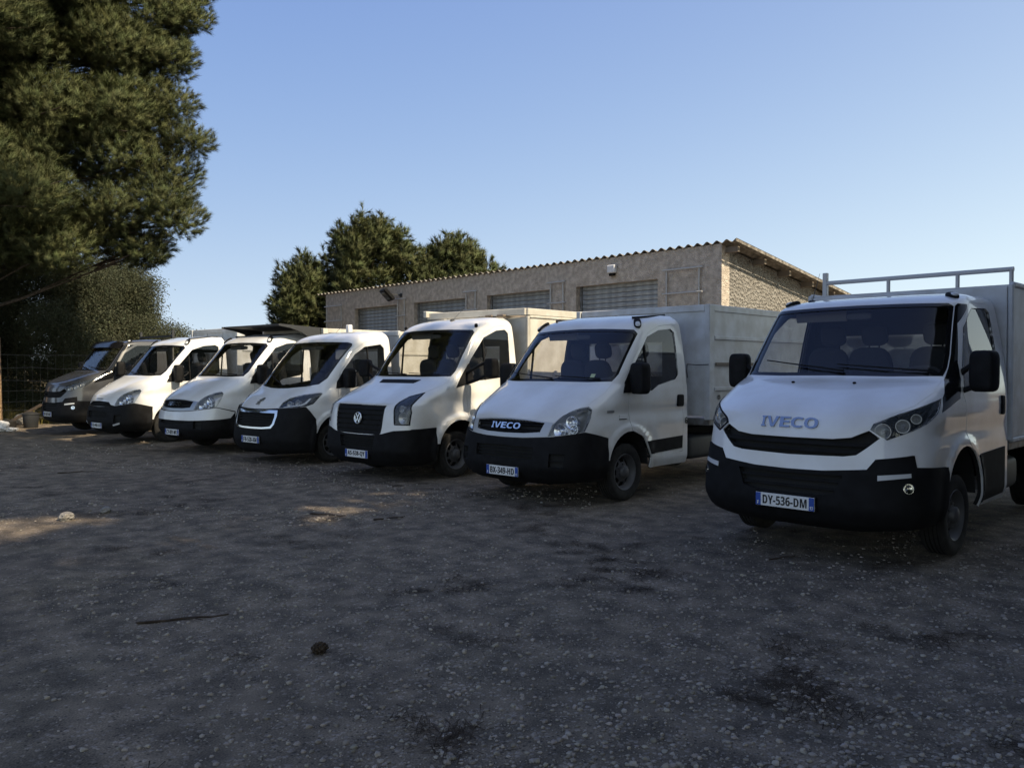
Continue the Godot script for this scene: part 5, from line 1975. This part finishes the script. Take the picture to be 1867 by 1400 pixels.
# ---------------------------------------------------------------- the corner by the fence
func build_corner() -> void:
	var g := RandomNumberGenerator.new()
	g.seed = 123
	var a := pt(-19.5, 17.4)
	var z := pt(-8.4, 28.2)
	var dir := (z - a).normalized()
	var long := a.distance_to(z)
	var f := thing("wire_fence", "sagging wire mesh fence behind the grey truck", "fence", a, 0.0)
	for y in [.18, .40, .66, .94, 1.24, 1.58, 1.95]:
		var b := MB.new()
		var pts := []
		for k in 25:
			var u := long * k / 24.0
			pts.append(dir * u + Vector3(0, y + .02 * sin(u * 3.0 + y * 9.0) + ground_height((a + dir * u).x, -(a + dir * u).z), 0))
		b.tube(pts, [.005], 4, false)
		part(f, "line_wire", b.mesh(), mats.old_wire)
	var b := MB.new()
	var u := 0.0
	while u < long:
		b.bar(dir * u + Vector3(0, .15, 0), dir * u + Vector3(g.randfn() * .01, 1.96, 0), .0024, 3)
		u += .20
	var stays := part(f, "stay_wires", b.mesh(), mats.old_wire)
	stays.set_meta("kind", "stuff")
	for k in [[.5, "weathered"], [7.2, ""], [11.6, ""], [15.9, ""]]:
		b = MB.new()
		b.tube([dir * float(k[0]) + Vector3(0, -.1, 0), dir * float(k[0]) + Vector3(.02, 2.12, 0)], [.05, .045], 8)
		part(f, "fence_post", b.mesh(), mats.old_wood)
	# the pale post
	var p := pt(-13.05, 21.0)
	var o := thing("wooden_post", "pale square wooden post standing upright in front of the fence", "post", p, .3)
	part(o, "shaft", one_box(Vector3(.13, 2.42, .13), .012), mats.pale_wood, Transform3D(Basis(Vector3.BACK, .012), Vector3(0, 1.16, 0)))
	part(o, "cap", one_box(Vector3(.115, .02, .115), .006), mats.pale_wood, Transform3D(Basis(Vector3.BACK, .012), Vector3(-.014, 2.378, 0)))
	# white sack
	o = thing("plastic_sack", "crumpled white plastic sack lying on the gravel at the fence corner", "sack", pt(-12.85, 20.6), .4)
	var lump := crumple(Vector3(.28, .15, .20), 77, .30)
	part(o, "sack_body", lump, mats.white_plastic, Transform3D(Basis.IDENTITY, Vector3(0, .12, 0)))
	part(o, "sack_neck", crumple(Vector3(.16, .05, .09), 78, .35), mats.white_plastic, Transform3D(Basis(Vector3.UP, .3), Vector3(.32, .05, .08)))
	# tub
	o = thing("plastic_tub", "grey plastic tub standing behind the white sack", "tub", pt(-12.75, 21.9))
	b = MB.new()
	b.lathe([Vector2(0, 0), Vector2(.15, 0), Vector2(.17, .02), Vector2(.20, .36), Vector2(.215, .36), Vector2(.215, .385), Vector2(.19, .385), Vector2(.16, .03), Vector2(0, .02)], Transform3D.IDENTITY, 24)
	part(o, "tub_body", b.mesh(), mats.dark_steel)
	b = MB.new()
	b.blob(Vector3(0, .36, 0), Vector3(.17, .07, .17), .8)
	part(o, "tub_contents", b.mesh(), mats.under_black)
	# old tyre leaning
	o = thing("old_tyre", "worn black tyre lying flat beside the grey tub", "tyre", pt(-13.35, 21.6))
	var ms := wheel_meshes(.345)
	part(o, "tyre_ring", ms[0], mats.rubber, Transform3D(Basis(Vector3.BACK, PI / 2), Vector3(0, .11, 0)))
	# planks and block
	var n := 0
	for q in [[-13.2, 22.3, .25, 1.1, .5, "dark plank propped up against the clutter beside the tub"], [-13.9, 21.9, .06, 1.5, .1, "dark plank lying flat beside the old tyre"]]:
		n += 1
		o = thing("plank", q[5], "plank", pt(q[0], q[1]), .9 * n)
		part(o, "board", one_box(Vector3(q[3], .05, .16), .006), mats.dark_wood, Transform3D(Basis(Vector3.BACK, q[4]), Vector3(0, .06 + .5 * float(q[3]) * sin(float(q[4])), 0)))
	o = thing("stone_block", "pale stone block lying in the sun at the foot of the fence", "stone", pt(-13.55, 23.0), .3)
	part(o, "block", crumple(Vector3(.28, .18, .2), 79, .05), mats.coarse_render, Transform3D(Basis.IDENTITY, Vector3(0, .16, 0)))
	# shrubs and dry grass on the bank
	var leaves := leaf_clump(36, .30, .05, 8)
	var sp := [[-13.9, 25.9, 1.0, "low sunlit shrub at the foot of the oak behind the fence"], [-15.9, 26.0, 1.2, "rounded shrub behind the fence beside the wooden post"], [-12.1, 27.0, 1.0, "low shrub behind the fence near the grey truck"], [-18.0, 24.4, 1.2, "bushy shrub behind the free end of the fence"], [-17.0, 31.0, 1.9, "tall shrub filling the gap under the oak crown"], [-13.4, 31.6, 1.9, "tall shrub behind the oak trunk"], [-20.0, 29.6, 1.9, "tall shrub between the two evergreen oaks"], [-10.6, 31.0, 1.6, "tall shrub beyond the roof of the grey truck"]]
	for q in sp:
		var pads := []
		for k in 9:
			pads.append([Vector3(g.randfn() * .45, q[2] * g.randf_range(.25, .7), g.randfn() * .45), g.randf_range(.3, .5), .8])
		leafy_tree("shrub", q[3], "shrub", "shrubs behind the fence", pt(q[0], q[1], ground_height(q[0], q[1])), q[2] * .6, .05, pads, 260.0, leaves, mats.oak_leaves, Vector2(.55, .95), int(q[0] * -13))
	var blade := MB.new()
	for k in 14:
		var a2 := g.randf() * TAU
		var l := g.randf_range(.18, .42)
		var base := Vector3(g.randfn() * .06, 0, g.randfn() * .06)
		var out := Vector3(cos(a2), 0, sin(a2))
		var sd := out.cross(Vector3.UP) * .006
		var m1 := base + out * l * .25 + Vector3(0, l * .65, 0)
		var tip := base + out * l * .7 + Vector3(0, l * .85, 0)
		var o1 := (out + Vector3.UP * .4).normalized()
		blade.tn(base - sd, base + sd, m1, o1, o1, o1)
		blade.tn(m1 - sd, m1 + sd, tip, o1, o1, o1)
	var where := []
	var cols := []
	for k in 5200:
		var r := g.randf_range(-24.0, -9.0)
		var ff := g.randf_range(20.5, 33.0)
		var s := ff * 0.72 - r * 0.69
		if s < 25.9 or s > 34.0 or dirt_noise.get_noise_2d(r * 5.0, ff * 5.0) < -.12:
			continue
		where.append(Transform3D(Basis(Vector3.UP, g.randf() * TAU).scaled(Vector3.ONE * g.randf_range(.6, 1.5)), pt(r, ff, ground_height(r, ff) - .01)))
		var v := g.randf_range(.7, 1.25)
		cols.append(Color(v, v * g.randf_range(.9, 1.05), v * g.randf_range(.7, 1.0)))
	var gr := scatter(self, "dry_grass", blade.mesh(), mats.grass_blades, where, cols)
	tag(gr, "dry yellow grass growing on the bank behind the fence", "grass", "", "stuff")

func crumple(h: Vector3, s: int, amount: float) -> ArrayMesh:
	var nz := noise(1.6, s, FastNoiseLite.TYPE_SIMPLEX_SMOOTH, 3)
	var b := MB.new()
	var us := 18
	var vs := 11
	var P := []
	for j in vs + 1:
		var row := []
		for i in us + 1:
			var a := TAU * (i % us) / us
			var e := -PI / 2 + PI * j / vs
			var d := Vector3(cos(e) * cos(a), sin(e), cos(e) * sin(a))
			row.append(d * h * (1.0 + amount * 2.0 * nz.get_noise_3d(d.x * 1.6, d.y * 1.6, d.z * 1.6)))
		P.append(row)
	for j in vs:
		for i in us:
			b.quad(P[j][i], P[j + 1][i], P[j + 1][i + 1], P[j][i + 1])
	return b.mesh()

# ---------------------------------------------------------------- pebbles, twigs, needles
func build_litter() -> void:
	var g := RandomNumberGenerator.new()
	g.seed = 321
	var kinds := []
	for k in 4:
		kinds.append(pebble(900 + k))
	var lists := [[], [], [], []]
	var tints := [[], [], [], []]
	var tries := 0
	while tries < 90000:
		tries += 1
		# more of them near the eye, where they can be told apart
		var f := 2.9 + 15.0 * pow(g.randf(), 2.1)
		var r := g.randf_range(-.68, .68) * (f + 1.0)
		var amount := gravel_amount(r, f)
		if g.randf() > .06 + .58 * amount:
			continue
		var d := pow(g.randf(), 3.8)
		var size := lerpf(.0035, .017, d) * (1.0 if f < 8.0 else 1.3)
		var k := g.randi() % 4
		var flat := g.randf_range(.45, .8)
		var t := Basis(Vector3.UP, g.randf() * TAU) * Basis(Vector3.RIGHT, g.randfn() * .2)
		lists[k].append(Transform3D(t.scaled(Vector3(size, size * flat, size)), pt(r, f, ground_height(r, f) + size * flat * .30)))
		var v := g.randf_range(.55, 1.05)
		tints[k].append(Color(v, v * g.randf_range(.95, 1.0), v * g.randf_range(.88, 1.0)))
	for k in 4:
		var o := scatter(self, "gravel", kinds[k], mats.pebbles, lists[k], tints[k])
		tag(o, "loose pale limestone gravel strewn over the yard", "gravel", "loose gravel", "stuff")
	# needle litter in dark drifts
	var bits := MB.new()
	for k in 16:
		var a := g.randf() * TAU
		var l := g.randf_range(.03, .07)
		var c := Vector3(g.randfn() * .045, g.randf() * .006, g.randfn() * .045)
		var d := Vector3(cos(a), g.randfn() * .08, sin(a)) * l
		bits.tn(c - d + Vector3(-sin(a), 0, cos(a)) * .002, c - d - Vector3(-sin(a), 0, cos(a)) * .002, c + d, Vector3.UP, Vector3.UP, Vector3.UP)
	var where := []
	var cols := []
	for k in 9000:
		var f := 3.0 + 15.0 * pow(g.randf(), 1.5)
		var r := g.randf_range(-.68, .68) * (f + 1.0)
		if dirt_noise.get_noise_2d(r * 6.0 + 20.0, f * 6.0) < .30 + .08 * smoothstep(0.0, 4.0, r):
			continue
		where.append(Transform3D(Basis(Vector3.UP, g.randf() * TAU).scaled(Vector3.ONE * g.randf_range(.7, 1.5)), pt(r, f, ground_height(r, f) + .004)))
		var v := g.randf_range(.6, 1.3)
		cols.append(Color(v, v * .95, v * .9))
	var nl := scatter(self, "needle_litter", bits.mesh(), mats.needle_litter, where, cols)
	tag(nl, "dark drifts of fallen pine needles on the gravel", "needle litter", "", "stuff")
	# twigs one by one
	var spots := [[-2.1, 5.25, .55, .35, .010, "long dark stick lying alone on the bare gravel"], [-1.3, 8.75, .36, .55, .010, "dark stick in the needle heap beside the paler strip"], [-2.0, 8.95, .42, -.3, .010, "dark forked stick at the edge of the paler strip"], [-.72, 4.62, .10, 1.2, .010, ""], [.55, 9.6, .40, .2, .008, "pale stick between the square-nosed truck and the open gravel"], [2.3, 7.0, .32, .5, .007, "short dark twig in front of the truck with the closed white box"], [-4.9, 6.2, .3, -.1, .008, "short dark stick below the sunlit strip"], [-6.6, 12.5, .5, .6, .010, "long dark stick in front of the round-nosed truck"]]
	for q in spots:
		if q[5] == "":
			continue
		var b := MB.new()
		var pts := []
		var rad := []
		var y := ground_height(q[0], q[1])
		for k in 7:
			var u: float = (k / 6.0 - .5) * q[2]
			pts.append(Vector3(u, float(q[4]) * .9 + .004 * sin(k * 2.1), .012 * sin(k * 1.7)))
			rad.append(lerpf(q[4], q[4] * .45, k / 6.0))
		b.tube(pts, rad, 6)
		b.tube([pts[3], pts[3] + Vector3(.07, .012, .06), pts[3] + Vector3(.12, .008, .11)], [float(q[4]) * .6, float(q[4]) * .45, float(q[4]) * .3], 5)
		var o := part(self, "fallen_stick", b.mesh(), mats.dark_wood, Transform3D(Basis(Vector3.UP, q[3]), pt(q[0], q[1], y)))
		tag(o, q[5], "stick", "sticks on the gravel")
	var cone := thing("pine_cone", "dark pine cone lying on the open gravel", "pine cone", pt(-1.08, 4.62, ground_height(-1.08, 4.62)), .7)
	var cb := MB.new()
	for k in 40:
		var h := k / 40.0
		var a := k * 2.4
		var rr := .030 * sin(PI * (.12 + .80 * h))
		cb.box(Vector3(lerpf(-.045, .045, h), .030 + rr * sin(a), rr * cos(a)), Vector3(.016, .012, .014), .003, Basis(Vector3.RIGHT, -a) * Basis(Vector3.UP, .5))
	part(cone, "scales", cb.mesh(), mats.dark_wood)
	var core := MB.new()
	core.blob(Vector3(0, .03, 0), Vector3(.045, .024, .024), 1.0)
	part(cone, "core", core.mesh(), mats.dark_wood)
	# pale rocks in the strip of sun
	var n := 0
	for q in [[-4.62, 8.55, .055, "pale rounded rock at the tip of the sunlit strip"], [-4.42, 8.98, .045, "smaller pale rock just behind the sunlit strip"]]:
		n += 1
		var o := part(self, "rock", crumple(Vector3(q[2] * 1.5, q[2], q[2] * 1.2), 500 + n, .05), mats.coarse_render, Transform3D(Basis(Vector3.UP, n), pt(q[0], q[1], ground_height(q[0], q[1]) + float(q[2]) * .6)))
		tag(o, q[3], "rock", "rocks by the sunlit strip")

func pebble(s: int) -> ArrayMesh:
	var g := RandomNumberGenerator.new()
	g.seed = s
	var t := (1.0 + sqrt(5.0)) / 2.0
	var p := []
	for q in [[-1, t, 0], [1, t, 0], [-1, -t, 0], [1, -t, 0], [0, -1, t], [0, 1, t], [0, -1, -t], [0, 1, -t], [t, 0, -1], [t, 0, 1], [-t, 0, -1], [-t, 0, 1]]:
		p.append(Vector3(q[0], q[1], q[2]).normalized() * g.randf_range(.72, 1.2) * Vector3(g.randf_range(.85, 1.25), 1, 1))
	var b := MB.new()
	for q in [[0, 11, 5], [0, 5, 1], [0, 1, 7], [0, 7, 10], [0, 10, 11], [1, 5, 9], [5, 11, 4], [11, 10, 2], [10, 7, 6], [7, 1, 8], [3, 9, 4], [3, 4, 2], [3, 2, 6], [3, 6, 8], [3, 8, 9], [4, 9, 5], [2, 4, 11], [6, 2, 10], [8, 6, 7], [9, 8, 1]]:
		b.tri(p[q[0]], p[q[1]], p[q[2]])
	return b.mesh()
